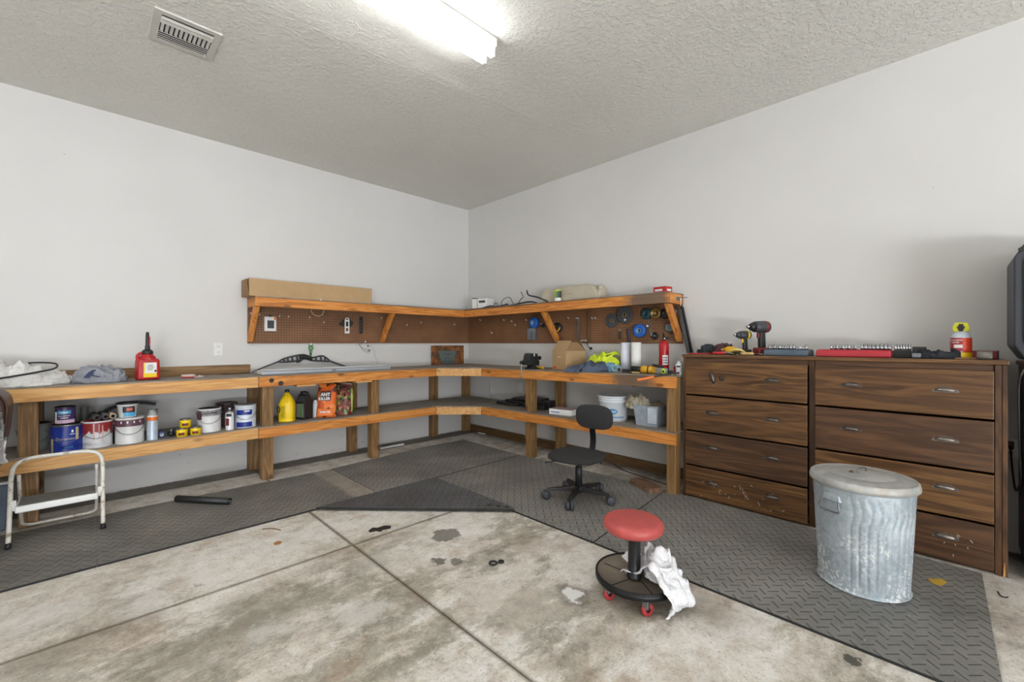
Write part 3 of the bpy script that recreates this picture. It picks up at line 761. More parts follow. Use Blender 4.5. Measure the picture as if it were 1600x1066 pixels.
for c, (a, b, hy) in enumerate(((-4.056, DY1-.026, (-3.454, -3.854)), (DY0+.052, -4.098, (-4.284, -4.694)))):
    for r, (z0, z1) in enumerate(rows):
        m = M['walnut'] if (r+c) % 2 == 0 or r == 3 else M['walnut_dark']
        d = wobj('drawer', bbox(DX-.012, DX+.012, a, b, z0, z1, .004, 3), m, DR)
        for y in hy:
            z = (.141, .409, .672, .943)[r]
            bm = cup_pull(DR, y, z, 1.35 if (c == 0 and r == 3 and y > -3.6) else 0)
            for v in bm.verts: v.co -= Vector(DR.location)
            h = obj('cup_pull', bm, PEW if (c == 1 and y < -4.5) else DPEW, d)
        if c == 0 and r == 3:
            bm = lathe(B(), [(0, 0), (.022, 0), (.016, .0012), (0, .0014)], (DX-.0122, -3.525, .945), 16, (-1, 0, 0))
            for v in bm.verts: v.co -= Vector(DR.location)
            obj('wood_knot', bm, plain('dark_knot', rgb(62, 44, 30), .5), d)
wobj('plinth', box(B(), DX+.02, DX+.04, DY0+.03, DY1-.03, 0.002, .0195), M['walnut_dark'], DR)
# splinter at the foot of the right side panel
solo('wood_splinter', hexa(B(), [(-.4235, -4.912, .003), (-.421, -4.912, .003), (-.421, -4.904, .003), (-.4235, -4.904, .003), (-.4235, -4.910, .075), (-.421, -4.910, .075), (-.421, -4.908, .075), (-.4235, -4.908, .075)]), M['pale_pine_z'], 'pale torn splinter at the foot of the dresser right side', 'splinter')
# pale chips on the drawers are real flecks of glue / paint
rr = random.Random(3)
bm = B()
for k in range(46):
    y = rr.gauss(-3.66, .14); z = rr.gauss(.12, .045)
    if k > 34: y = rr.gauss(-4.72, .08); z = rr.gauss(.13, .04)
    if not (-4.86 < y < -3.27 and .03 < z < .24): continue
    l = rr.uniform(.002, .009); a = rr.uniform(-1, 1)
    q = hexa(B(), [(-.0008, -.0009, -l), (0, -.0009, -l), (0, .0009, -l), (-.0008, .0009, -l), (-.0008, -.0009, l), (0, -.0009, l), (0, .0009, l), (-.0008, .0009, l)])
    xf(q, Matrix.Translation((DX-.0121, y, z)) @ Matrix.Rotation(a, 4, 'X'))
    me = bpy.data.meshes.new('t'); q.to_mesh(me); q.free(); bm.from_mesh(me); bpy.data.meshes.remove(me)
wobj('paint_flecks', bm, WPAP, DR, 'stuff')

# ================================================================== THINGS ON THE LEFT BENCH
TZ = .9185            # worktop height
SZ = .4735            # lower shelf height
# drop cloth heap
o = solo('drop_cloth', pile(B(), (-4.14, -.275, TZ), .285, .21, .125, 3, .5, 5., 0., 90, 30, .62), M['white_cloth'], 'crumpled white drop cloth heaped at the left end of the bench', 'cloth')
o = solo('hose', tube(B(), [(-4.65, -.50, TZ+.006), (-4.35, -.505, .955), (-4.16, -.49, .985), (-4.02, -.45, 1.012), (-3.945, -.36, 1.030), (-3.945, -.26, 1.058), (-4.03, -.22, 1.068), (-4.13, -.24, 1.062)], .006, 8, 8), BLK,
         'black hose curling over the white drop cloth', 'hose')
t = thing('plastic_bag', 'grey plastic bag with a dark blue print lying beside the white cloth', 'bag', (-3.71, -.33, TZ))
obj('bag', pile(B(), (0, 0, 0), .150, .12, .085, 11, .5, 10., .0, 80, 26, .55), M['grey_cloth'], t)
bm = prism(B(), [(-.06, -.03), (-.035, .012), (-.015, .03), (.02, .036), (-.005, .018), (-.012, -.004), (.022, -.006), (.05, -.022), (.012, -.028), (-.02, -.014), (-.03, -.032)], 0, .0015, 'z')
xf(bm, Matrix.Translation((-.035, -.118, .068)) @ Matrix.Rotation(radians(60), 4, 'X')); obj('print', bm, plain('navy_print', rgb(44, 58, 92), .6), t)
# red fuel can
gx, gy = -3.45, -.315
t = thing('fuel_can', 'red plastic fuel can with black spout standing on the left bench', 'can', (gx, gy, TZ), radians(6))
bm = bev(box(B(), -.072, .072, -.058, .058, 0, .165), .018, 4)
for v in bm.verts:
    if v.co.z > .12: k = 1-(v.co.z-.12)*2.2; v.co.x *= k; v.co.y *= k
for f in bm.faces: f.smooth = True
obj('body', bm, RED, t)
obj('shoulder', lathe(B(), [(.056, .155), (.05, .178), (.034, .196), (.030, .205), (0, .206)], (0, 0, 0), 28), RED, t)
obj('handle', tube(B(), [(-.058, 0, .150), (-.060, 0, .185), (-.045, 0, .205), (-.022, 0, .212)], .011, 10), RED, t)
obj('collar', lathe(B(), [(.034, .200), (.036, .204), (.036, .222), (.030, .228), (.022, .236), (0, .236)], (0, 0, 0), 24), BLK, t)
obj('spout', lathe(B(), [(.017, .234), (.016, .262), (.0125, .270), (.0115, .345), (.009, .372), (0, .372)], (0, 0, 0), 20), BLK, t)
obj('nozzle_tab', bbox(.006, .016, -.013, -.006, .27, .335, .002, 1), RED, t)
lb = obj('label', bbox(-.034, .046, -.0595, -.0575, .022, .135, .0005, 1), WPAP, t)
lb['label'] = 'white and yellow warning label'
obj('yellow_band', bbox(-.034, .046, -.0602, -.0594, .022, .052, .0003, 1), YEL, lb)
obj('yellow_band', bbox(-.034, -.026, -.0602, -.0594, .0525, .135, .0003, 1), YEL, lb)
for k, (x, z, w, h) in enumerate(((0, .112, .03, .006), (.0, .100, .044, .004), (.0, .090, .036, .004), (-.004, .08, .03, .004), (.03, .07, .012, .016))):
    obj('print', box(B(), x+.008-w/2, x+.008+w/2, -.0603, -.0596, z-h/2, z+h/2), plain('grey_ink', rgb(110, 112, 116)) if k < 4 else BLK, lb)
# small tape roll and rag
t = thing('tape_roll', 'small roll of red and white tape lying on the left bench', 'tape', (-3.19, -.31, TZ))
obj('roll', lathe(B(), [(.022, 0), (.048, 0), (.050, .012), (.048, .026), (.022, .026), (.022, 0)], (0, 0, 0), 28), plain('pink_white_tape', rgb(216, 196, 190), .6, 0, .1, 30.), t)
obj('red_band', lathe(B(), [(.0495, .002), (.0515, .008), (.0505, .012), (.0495, .012)], (0, 0, 0), 28), RED, t)
obj('loose_end', sheet(B(), [(.03, -.035, .003), (.07, -.045, .006), (.105, -.02, .004)], .018, (0, 0, 1), .001, .002, 30., 2, nv=4), plain('pink_white_tape', rgb(216, 196, 190)), t)
solo('cable', tube(B(), [(-2.93, -.10, TZ+.004), (-2.88, -.16, TZ+.004), (-2.78, -.17, TZ+.004), (-2.74, -.12, TZ+.004), (-2.66, -.10, TZ+.004)], .003, 6), BLK, 'thin black cord at the right end of the back board', 'cord')

# ------------------------------------------------------------------ paint cans and other tins
def paint_can(x, y, z, r, h, body, label, cat='can', lid=None, bail=True, group=None, rz=None, name='paint_can'):
    t = thing(name, label, cat, (x, y, z), 0, group)
    obj('body', lathe(B(), [(0, .002), (r*.97, .002), (r, .0), (r*1.01, .004), (r*.985, .008), (r*.985, h-.012), (r*1.01, h-.008), (r*1.015, h-.002), (r, h), (r*.93, h-.001), (r*.92, h-.006), (0, h-.006)], (0, 0, 0), 40), body, t)
    obj('lid', lathe(B(), [(r*.90, h-.006), (r*.90, h-.001), (r*.86, h+.001), (r*.82, h-.004), (0, h-.004)], (0, 0, 0), 36), lid or STL, t)
    if bail:
        a = facing(x, y); n = 14; pts = []
        for i in range(n+1):
            b = a-pi/2+pi*i/n; s = sin(pi*i/n)
            pts.append((r*1.03*cos(b), r*1.03*sin(b), h*.80-s*h*.42))
        obj('bail_handle', tube(B(), pts, .0022, 6, 1), STL, t)
        for s in (-1, 1):
            obj('bail_ear', blob(B(), (r*1.0*cos(a+s*pi/2), r*1.0*sin(a+s*pi/2), h*.80), (.009, .009, .009), 10), STL, t)
    return t
def band(t, r, a, half, z0, z1, mat, name='label_band', wav=None, lab=None):
    o = obj(name, arc_patch(B(), r*.985+.0012, a-half, a+half, z0, z1, 20, wav), mat, t)
    if lab: o['label'] = lab
    return o
def words(t, r, a, s, size, z, mat, bold=.0004):
    bm = wrap(text_bm(s, size, bold), r*.985+.0022, a); xf(bm, Matrix.Translation((0, 0, z))); return obj('lettering', bm, mat, t)
def fa(t, d=0.): return facing(t.location.x, t.location.y)+d
R, HC = .083, .192
t = paint_can(-4.045, -.25, SZ-.018, R, HC, plain('dull_zinc', rgb(158, 160, 160), .5, .4, .15, 20., 0, rgb(90, 90, 92)), 'dull silver paint can half hidden at the left end of the shelf', lid=BLKM)
t = paint_can(-3.885, -.435, SZ-.016, R, HC, STL, 'blue labelled gallon paint can under the small purple can', lid=BLKM)
a = fa(t); lb = band(t, R, a, 1.5, .006, HC-.012, BLUE, 'label')
band(t, R*1.006, a+.62, .10, .085, HC-.02, plain('cream_drips', rgb(200, 184, 140)), 'paint_drip'); band(t, R*1.008, a-1.0, .12, .01, .10, plain('cream_drips', rgb(200, 184, 140)), 'paint_drip')
words(lb, R, a-.1, 'Duramax', .026, .098, plain('tan_ink', rgb(170, 164, 158))); words(lb, R, a+.1, 'EXTERIOR', .009, .040, CYAN); words(lb, R, a+.32, 'valspar', .010, .128, WPAP)
band(t, R*1.010, a+.32, .06, .138, .156, WPAP, 'logo')
tq = paint_can(-3.893, -.442, SZ-.016+HC+.0035, .052, .118, plain('dark_tin', rgb(52, 46, 56), .4, .3), 'small quart can with a purple label on top of the blue paint can', lid=BLKM, bail=False)
a = fa(tq); lb = band(tq, .052, a+.12, .95, .030, .108, PURP, 'label'); band(tq, .0523, a-.1, .65, .068, .092, CYAN, 'label_band'); band(tq, .0523, a+.12, .95, .006, .029, plain('pink_print', rgb(200, 170, 190)), 'label_band')
band(tq, .0523, a-1.0, .14, .008, .085, WPAP, 'barcode_panel')
words(lb, .053, a-.1, 'valspar', .016, .080, WPAP); words(lb, .053, a-.1, 'ULTRA PURE WHITE', .0065, .056, WPAP); words(lb, .053, a-.1, 'INTERIOR', .009, .042, WPAP)
t = paint_can(-3.735, -.430, SZ-.012, R, HC, plain('white_tin', rgb(206, 206, 208), .45, .1, .08, 30.), 'white gallon paint can with dark red paint running down from the rim', lid=RUST, bail=True)
a = fa(t)
band(t, R, a, 1.7, HC*.50, HC-.012, RUST, 'paint_drips', lambda u: -.030*noise.noise(Vector((u*13, 1, 0)))+.030*abs(sin(u*23))-.034*max(0, sin(u*7+1)), 'dark red paint drips')
band(t, R*1.004, a+.35, .035, .05, HC-.03, plain('pink_paint', rgb(214, 176, 172)), 'paint_drip'); band(t, R*1.004, a+.12, .03, .07, HC-.02, plain('pink_paint', rgb(214, 176, 172)), 'paint_drip'); band(t, R*1.004, a-.2, .045, .06, HC-.016, plain('pink_paint', rgb(214, 176, 172)), 'paint_drip')
t = paint_can(-3.560, -.440, SZ-.008, R, HC, plain('white_tin2', rgb(214, 214, 212), .45, .1, .05, 30.), 'white gallon paint can with a maroon band, small bucket on its lid', lid=plain('white_lid', rgb(210, 212, 212), .4))
a = fa(t); lb = band(t, R, a, 1.6, HC*.68, HC-.014, MAR, 'label_band')
for k in range(4): band(lb, R*1.004, a+.75-k*.45, .05, HC*.80, HC*.88, WPAP, 'mark')
t = thing('small_bucket', 'small white bucket with a black lid standing on the maroon-banded can', 'bucket', (-3.572, -.448, SZ-.008+HC+.001))
obj('body', lathe(B(), [(0, 0), (.046, 0), (.048, .003), (.058, .088), (.062, .090), (.062, .098), (0, .098)], (0, 0, 0), 36), WHT, t)
obj('lid', lathe(B(), [(0, .0985), (.066, .0985), (.067, .108), (.060, .112), (0, .110)], (0, 0, 0), 36), BLK, t)
a = fa(t); lb = obj('label', arc_patch(B(), .0575, a-.5, a+.75, .04, .082), BLK, t); obj('label_band', arc_patch(B(), .0560, a-.4, a+.8, .01, .042), CYAN, t)
bm = arc_patch(B(), .0585, a-.1, a+.5, .05, .072); obj('label_band', bm, plain('coral_print', rgb(200, 110, 96)), lb)
def spray(x, y, z, r, h, body, cap, label, shoulder=None):
    t = thing('spray_can', label, 'spray can', (x, y, z))
    obj('body', lathe(B(), [(0, .001), (r*.94, 0), (r, .004), (r*.985, .008), (r*.985, h*.72), (r*.9, h*.745), (0, h*.745)], (0, 0, 0), 28), body, t)
    obj('shoulder', lathe(B(), [(r*.97, h*.735), (r*.9, h*.78), (r*.62, h*.83), (r*.5, h*.84), (0, h*.84)], (0, 0, 0), 28), shoulder or STL, t)
    obj('nozzle', lathe(B(), [(.005, h*.84), (.006, h*.87), (.009, h*.88), (.009, h*.92), (0, h*.925)], (0, 0, 0), 14), WHT, t)
    if cap: obj('clear_cap', lathe(B(), [(r*.9, h*.79), (r*.92, h), (r*.86, h), (r*.84, h*.80)], (0, 0, 0), 24), cap, t)
    return t
t = spray(-3.432, -.462, SZ-.005, .034, .235, plain('pale_blue_tin', rgb(190, 202, 216), .35, .2), M['clear'], 'pale blue spray can with an orange shoulder and clear cap', WHT)
obj('orange_band', arc_patch(B(), .0348, 0, 2*pi, .150, .178, 28), ORG, t)
# glass jar and roller covers stored behind
t = thing('glass_jar', 'tall thin clear glass jar behind the red-dripped paint can', 'jar', (-3.80, -.20, SZ-.012))
obj('glass', lathe(B(), [(0, 0), (.024, 0), (.025, .01), (.025, .265), (.027, .27), (.023, .27), (.022, .012), (0, .010)], (0, 0, 0), 24), M['clear'], t)
rl = [((-3.72, -.18), (-3.70, -.40), .683, BLK, 'black paint roller cover lying on the red-dripped can'), ((-3.66, -.20), (-3.655, -.42), .690, DGR, 'dark grey roller cover beside the black one')]
RLB = plain('roller_nap', rgb(62, 62, 64), .95)
def roller(p, q, z, mat, label, r=.022):
    t = thing('roller_cover', label, 'paint roller', (p[0], p[1], z))
    d = Vector((q[0]-p[0], q[1]-p[1], 0)); L = d.length
    obj('nap', lathe(B(), [(r*.6, 0), (r, 0), (r*1.02, L*.5), (r, L), (r*.6, L), (r*.6, 0)], (0, 0, 0), 20, d), mat, t)
    obj('core', lathe(B(), [(r*.45, -.004), (r*.62, -.004), (r*.62, L+.004), (r*.45, L+.004), (r*.45, -.004)], (0, 0, 0), 18, d), plain('roller_core', rgb(60, 50, 44), .7), t)
CT = SZ-.012+HC
roller((-3.755, -.30), (-3.735, -.49), CT+.023, RLB, 'black paint roller cover lying on the red-dripped can, left one')
roller((-3.712, -.28), (-3.690, -.47), CT+.023, plain('roller_nap_b', rgb(84, 84, 86), .95), 'grey paint roller cover lying on the red-dripped can, right one')
roller((-3.668, -.28), (-3.652, -.47), CT+.023, plain('roller_nap_tan', rgb(170, 156, 128), .95), 'tan paint roller cover poking out beside the small bucket', .019)
solo('rubber_hose', tube(B(), [(-3.82, -.12, SZ-.005), (-3.76, -.10, .60), (-3.66, -.09, .69), (-3.50, -.09, .72), (-3.38, -.10, .70)], .012, 10), DGR, 'dark hose draped along the wall behind the paint cans', 'hose')
solo('rubber_grip', lathe(B(), [(0, 0), (.012, 0), (.013, .12), (.011, .15), (0, .15)], (-3.648, -.40, SZ-.011), 16), BLK, 'black upright rubber grip between the red and maroon cans', 'grip')
# clutter of small tools by the yellow tins
t = thing('tape_roll', 'blue roll with a white core beside the orange spray can', 'tape', (-3.372, -.42, SZ-.002))
obj('roll', lathe(B(), [(.011, -.024), (.0245, -.024), (.0245, .024), (.011, .024), (.011, -.024)], (0, 0, .025), 24, (-.1, -1, .0)), plain('navy_tape', rgb(44, 62, 110), .5), t)
obj('core', lathe(B(), [(.008, -.026), (.0115, -.026), (.0115, .030), (.008, .030), (.008, -.026)], (0, 0, .025), 20, (-.1, -1, 0)), WHT, t)
t = thing('nozzle', 'small black hose nozzle with a grey tip right of the blue roll', 'nozzle', (-3.318, -.43, SZ))
obj('body', blob(B(), (0, 0, .022), (.022, .028, .022), 14, 2, .2), BLK, t); obj('tip', cone(B(), (0, -.01, .035), (.0, -.02, .058), .008, .006, 12), GRY, t)
t = thing('hand_pump', 'black trigger pump with an upright lever left of the yellow tins', 'pump', (-3.24, -.40, SZ))
obj('body', blob(B(), (-.03, 0, .026), (.036, .03, .026), 14, 5, .3), DGR, t)
obj('lever', tube(B(), [(-.02, 0, .04), (.004, -.01, .07), (.012, -.015, .105)], .007, 8), BLK, t); obj('lever_knob', blob(B(), (.012, -.015, .108), (.012, .012, .012), 12), BLK, t)
obj('cord', tube(B(), [(0, -.02, .008), (.06, -.07, .006), (.085, -.105, .006)], .005, 8), BLK, t)
def tin(x, y, z, label):
    t = thing('small_tin', label, 'tin', (x, y, z), 0, 'yellow tins')
    r, h = .036, .056
    obj('body', lathe(B(), [(0, 0), (r, 0), (r, h), (r*.98, h+.001), (0, h)], (0, 0, 0), 28), YEL, t)
    obj('lid', lathe(B(), [(r*.99, h+.001), (r*1.02, h+.004), (r*1.02, h+.010), (r*.85, h+.012), (0, h+.010)], (0, 0, 0), 28), STL, t)
    a = fa(t); band(t, r*1.017, a-.1, .55, .014, .034, plain('dark_red_print', rgb(110, 30, 26)), 'label_band'); return t
tin(-3.256, -.492, SZ-.001, 'yellow tin at the bottom left of the three small tins')
tin(-3.168, -.490, SZ-.001, 'yellow tin at the bottom right of the three small tins')
tin(-3.232, -.478, SZ-.001+.069, 'yellow tin stacked on top of the other two small tins')
t = paint_can(-3.062, -.395, SZ, R, HC, plain('white_tin3', rgb(220, 220, 220), .45, .05, .04, 20.), 'white gallon paint can with a spattered black rim', lid=BLKM)
a = fa(t); lb = band(t, R, a, 1.6, HC*.70, HC-.012, plain('spatter', rgb(150, 146, 148), .5, 0, .3, 60., 0, rgb(40, 38, 40)), 'label_band'); words(lb, R, a+.1, 'ColorPlace', .022, HC*.82, BLK, .001)
band(t, R*1.003, a-.95, .3, HC*.55, HC-.02, MAR, 'label_band')
t = paint_can(-2.905, -.215, SZ+.003, R, HC+.01, plain('dark_maroon_tin', rgb(62, 40, 44), .5, .2, .2, 30., 0, rgb(150, 146, 150)), 'dark maroon paint can at the back behind the white spray can', lid=BLKM)
t = paint_can(-2.802, -.405, SZ+.004, R*.98, HC, plain('white_tin4', rgb(214, 220, 228), .4, .1, .03, 20.), 'white gallon paint can with two blue bands at the shelf right end', lid=plain('tin_lid', rgb(190, 194, 198), .35, .6))
a = fa(t); band(t, R*.985, a-.15, .78, HC*.58, HC*.80, BLUE, 'label_band'); band(t, R*.985, a-.15, .78, .008, HC*.26, BLUE, 'label_band')
band(t, R*.992, a+.15, .25, HC*.72, HC*.77, WPAP, 'label_band')
t = spray(-2.932, -.470, SZ+.002, .031, .200, plain('white_tin5', rgb(222, 222, 226), .35, .1, .03), None, 'white spray can without a cap standing in front of the maroon can', STL)
a = fa(t); band(t, .0315, a-.2, .6, .115, .14, BLK, 'label_band'); band(t, .0315, a-.6, .45, .04, .10, plain('dark_red_print', rgb(110, 30, 26)), 'label_band')

# ------------------------------------------------------------------ lower shelf of the corner bench, left run
ZB = .4740
t = thing('jug', 'yellow plastic jug with a handle on the lower shelf beside the post', 'jug', (-2.452, -.36, ZB), radians(-30))
bm = lathe(B(), [(0, 0), (.066, 0), (.070, .006), (.070, .020), (.067, .024), (.069, .030), (.069, .165), (.050, .215), (.026, .252), (.016, .262), (.016, .275), (0, .275)], (0, 0, 0), 32)
for v in bm.verts:                                # squarish body
    if v.co.z < .17:
        m = max(abs(v.co.x), abs(v.co.y)); l = math.hypot(v.co.x, v.co.y)
        if l > .01: k = 1+.16*(l/m-1)/.414; v.co.x *= k; v.co.y *= k
obj('body', bm, YEL, t)
obj('handle', tube(B(), [(.02, -.052, .17), (.012, -.062, .20), (.004, -.048, .238), (0, -.02, .252)], .009, 10), YEL, t)
obj('cap', lathe(B(), [(.019, .268), (.020, .270), (.020, .292), (.017, .296), (0, .296)], (0, 0, 0), 20), BLK, t)
a = -pi/2-.55
o = obj('label', arc_patch(B(), .0735, a-.55, a+.55, .04, .15), plain('dark_yellow_print', rgb(206, 178, 30), .4), t)
b2 = torus(B(), (.0755*cos(a-.40), .0755*sin(a-.40), .118), .029, .005, (cos(a-.40), sin(a-.40), 0), 20, 5); obj('ring_logo', b2, BLK, o)
t = thing('oil_bottle', 'black gable-topped oil bottle between the yellow jug and the orange bag', 'bottle', (-2.290, -.335, ZB), radians(28))
bm = prism(B(), [(-.058, 0), (.058, 0), (.058, .165), (.016, .238), (-.016, .238), (-.058, .165)], -.052, .052, 'y'); bev(bm, .007, 3); obj('body', bm, BLK, t)
obj('handle', tube(B(), [(0, -.045, .236), (0, -.030, .254), (0, .018, .254), (0, .040, .236)], .010, 10), BLK, t)
obj('cap', cone(B(), (0, .030, .234), (0, .030, .262), .013, .013, 16), BLK, t)
obj('shoulder_panel', hexa(B(), [(-.0585, -.040, .172), (-.0585, .040, .172), (-.0565, .040, .171), (-.0565, -.040, .171), (-.030, -.036, .222), (-.030, .036, .222), (-.028, .036, .221), (-.028, -.036, .221)]), DGR, t)
lb = obj('label', bbox(-.0602, -.0584, -.044, .044, .022, .150, .0005, 1), plain('grey_green_print', rgb(112, 116, 104), .4), t)
obj('green_panel', bbox(-.0612, -.0603, -.034, -.004, .030, .14, .0003, 1), plain('green_panel', rgb(76, 118, 80), .4), lb)
t = thing('small_bottle', 'slim pale bottle squeezed between black bottle and orange bag', 'bottle', (-2.185, -.33, ZB))
obj('body', lathe(B(), [(0, 0), (.024, 0), (.025, .006), (.025, .135), (.012, .15), (0, .15)], (0, 0, 0), 20), plain('pale_grey_plastic', rgb(196, 206, 208)), t)
obj('cap', lathe(B(), [(.014, .146), (.014, .168), (0, .170)], (0, 0, 0), 16), WHT, t)
def pouch(name, x, y, z, w, d, h, rz, lean, mat, label, seed):
    t = thing(name, label, 'bag', (x, y, z), rz)
    bm = B(); n, m = 20, 18; F = []; K = []
    for j in range(m+1):
        v = j/m; r1 = []; r2 = []
        for i in range(n+1):
            u = i/n*2-1
            bel = d*(1-abs(u)**3)**.6*(1-v**3)**.7*(.75+.25*sin(pi*min(1, v*1.5)))/2
            cr = .004*noise.noise(Vector((u*3, v*6, seed)))+.006*noise.noise(Vector((u*1.3, v*2.2, seed+5)))
            wx = w/2*(1-.10*v*v+.04*noise.noise(Vector((v*3, seed, 0))))
            yy = lean*v*h
            r1.append(bm.verts.new((u*wx, yy-bel+cr, v*h*(1-.02*u*(seed % 2))))); r2.append(bm.verts.new((u*wx, yy+bel+cr+.0015, v*h*(1-.02*u*(seed % 2)))))
        F.append(r1); K.append(r2)
    for j in range(m):
        for i in range(n):
            bm.faces.new((F[j][i], F[j][i+1], F[j+1][i+1], F[j+1][i])).smooth = True
            bm.faces.new((K[j][i+1], K[j][i], K[j+1][i], K[j+1][i+1])).smooth = True
        bm.faces.new((F[j][0], F[j+1][0], K[j+1][0], K[j][0])); bm.faces.new((F[j][n], K[j][n], K[j+1][n], F[j+1][n]))
    for i in range(n):
        bm.faces.new((F[0][i], K[0][i], K[0][i+1], F[0][i+1])); bm.faces.new((F[m][i], F[m][i+1], K[m][i+1], K[m][i]))
    obj('sack', bm, mat, t)
    return t
t = pouch('fertilizer_bag', -2.110, -.40, ZB, .185, .085, .325, radians(-34), .22, mat_multi('orange_bag_print', [rgb(226, 104, 34), rgb(232, 122, 44), rgb(200, 84, 34), rgb(112, 48, 36), rgb(238, 140, 70), rgb(226, 104, 34)], 15.), 'orange printed garden bag leaning back on the lower shelf', 3)
def bagpatch(t, u0, u1, v0, v1, mat, h, lean, off=.05, name='print'):
    bm = hexa(B(), [(u0, lean*v0*h-off, v0*h), (u1, lean*v0*h-off, v0*h), (u1, lean*v0*h-off+.02, v0*h), (u0, lean*v0*h-off+.02, v0*h),
                    (u0, lean*v1*h-off*.93, v1*h), (u1, lean*v1*h-off*.93, v1*h), (u1, lean*v1*h-off*.93+.02, v1*h), (u0, lean*v1*h-off*.93+.02, v1*h)])
    return obj(name, bev(bm, .004, 2), mat, t)
p1 = bagpatch(t, -.055, .045, .50, .78, plain('brown_print', rgb(84, 48, 42), .4), .325, .22, .046); p2 = bagpatch(t, -.07, .07, .06, .27, ORG, .325, .22, .047)
b2 = text_bm('ANT', .042, .002); xf(b2, Matrix.Translation((-.004, -.0005, .222)) @ Matrix.Rotation(radians(-9), 4, 'X')); obj('lettering', b2, WPAP, p1)
for v in b2.verts if False else []: pass
b2 = text_bm('KILLER', .036, .0015); xf(b2, Matrix.Translation((-.012, -.009, .182)) @ Matrix.Rotation(radians(-9), 4, 'X')); obj('lettering', b2, WPAP, p1)
b2 = text_bm('INSECTS', .024, .001); xf(b2, Matrix.Translation((0, -.038, .055)) @ Matrix.Rotation(radians(-9), 4, 'X')); obj('lettering', b2, WPAP, p2)
t = pouch('bird_seed_bag', -1.945, -.375, ZB, .185, .09, .335, radians(-36), .24, mat_multi('fruit_bag_print', [rgb(48, 36, 34), rgb(112, 50, 44), rgb(150, 62, 52), rgb(96, 134, 66), rgb(178, 150, 96), rgb(108, 60, 88), rgb(60, 46, 42), rgb(128, 88, 60)], 40.), 'dark bag printed with fruit and nuts right of the orange one', 4)
obj('folded_flap', hexa(B(), [(-.050, .045, .325), (.085, .045, .300), (.085, .050, .300), (-.050, .050, .325), (-.046, .005, .330), (.098, -.010, .318), (.098, -.006, .322), (-.046, .009, .334)]), plain('cream_flap', rgb(222, 202, 172), .5), t)
obj('green_side', tube(B(), [(.088, .03, .02), (.092, .04, .14), (.086, .062, .26)], .014, 8), plain('lime_print', rgb(168, 178, 84), .45, 0, .2, 40.), t)
solo('masonry_scrap', pile(B(), (-1.30, -.13, .0), .07, .03, .02, 5, .3, 20.), plain('rubble', rgb(96, 90, 84), .9), 'lump of dirt against the left wall behind the bench posts', 'debris')
solo('white_strip', bbox(-1.42, -1.12, -.195, -.165, .0005, .018, .002), WHT, 'white plastic strip lying on the floor by the left wall', 'strip')
solo('paper_scrap', bbox(-.075, -.045, -.42, -.30, .0005, .012, .003), WPAP, 'scrap of white packaging on the floor in the corner', 'paper')

# ------------------------------------------------------------------ on the corner bench, left run
t = thing('light_fixture', 'long flat white light fixture lying on the bench under the bow', 'light fixture', (-2.05, -.33, TZ))
obj('tray', bev(prism(B(), [(-.09, 0), (.09, 0), (.09, .026), (.075, .036), (-.075, .036), (-.09, .026)], -.62, .62, 'x'), .003, 2), plain('brushed_aluminium', rgb(188, 194, 202), .35, .5, .05), t)
obj('diffuser', bbox(-.60, .60, -.070, .070, .0365, .042, .003), plain('white_diffuser', rgb(232, 234, 236), .3, 0, .02), t)
for s in (-1, 1): obj('end_cap', bbox(s*.6225-.003, s*.6225+.003, -.088, .088, .001, .034, .002, 1), WHM, t)
obj('latch', bbox(-.01, .03, -.094, -.0905, .006, .03, .001, 1), CHR, t)
bw = thing('archery_bow', 'dark grey archery bow with a pierced riser leaning on the wall', 'bow', (-2.18, -.05, TZ))
ol = [(-2.443, -0.050, 1.015), (-2.390, -0.050, 1.045), (-2.301, -0.050, 1.069), (-2.215, -0.050, 1.083), (-2.164, -0.050, 1.072), (-2.113, -0.050, 1.051), (-2.035, -0.050, 1.066), (-1.996, -0.050, 1.062), (-1.942, -0.050, 1.023)]
lw = [(-1.942, -0.050, 1.006), (-2.022, -0.050, 1.012), (-2.113, -0.050, 1.021), (-2.171, -0.050, 1.039), (-2.208, -0.050, 1.037), (-2.276, -0.050, 1.020), (-2.372, -0.050, 1.013), (-2.443, -0.050, 1.015)]
# riser: two rails joined by cross bars, leaving the round-cornered windows open
wobj('riser_rail', tube(B(), ol, .0085, 8, 4), DGR, bw); wobj('riser_rail', tube(B(), lw, .0085, 8, 4), DGR, bw)
for a_, b_ in (((-2.390, -0.050, 1.039), (-2.372, -0.050, 1.013)), ((-2.352, -0.050, 1.051), (-2.346, -0.050, 1.012)), ((-2.310, -0.050, 1.059), (-2.304, -0.050, 1.017)), ((-2.267, -0.050, 1.068), (-2.258, -0.050, 1.022)), ((-2.126, -0.050, 1.048), (-2.120, -0.050, 1.025)), ((-2.078, -0.050, 1.057), (-2.075, -0.050, 1.017)), ((-2.029, -0.050, 1.063), (-2.022, -0.050, 1.015)), ((-1.982, -0.050, 1.055), (-1.982, -0.050, 1.014))):
    wobj('riser_bar', tube(B(), [a_, b_], .0095, 8, 1), DGR, bw)
wobj('grip', tube(B(), [(-2.239, -0.050, 1.054), (-2.196, -0.050, 1.063), (-2.152, -0.050, 1.046), (-2.120, -0.050, 1.035)], .021, 10), BLK, bw)
wobj('sight', tube(B(), [(-2.273, -0.060, 1.010), (-2.243, -0.060, 1.016), (-2.224, -0.060, 1.028)], .009, 8), BLK, bw)
wobj('limb', tube(B(), [(-2.431, -0.050, 1.021), (-2.551, -0.050, 0.975), (-2.666, -0.050, 0.928)], [.009, .004], 8), DGR, bw)
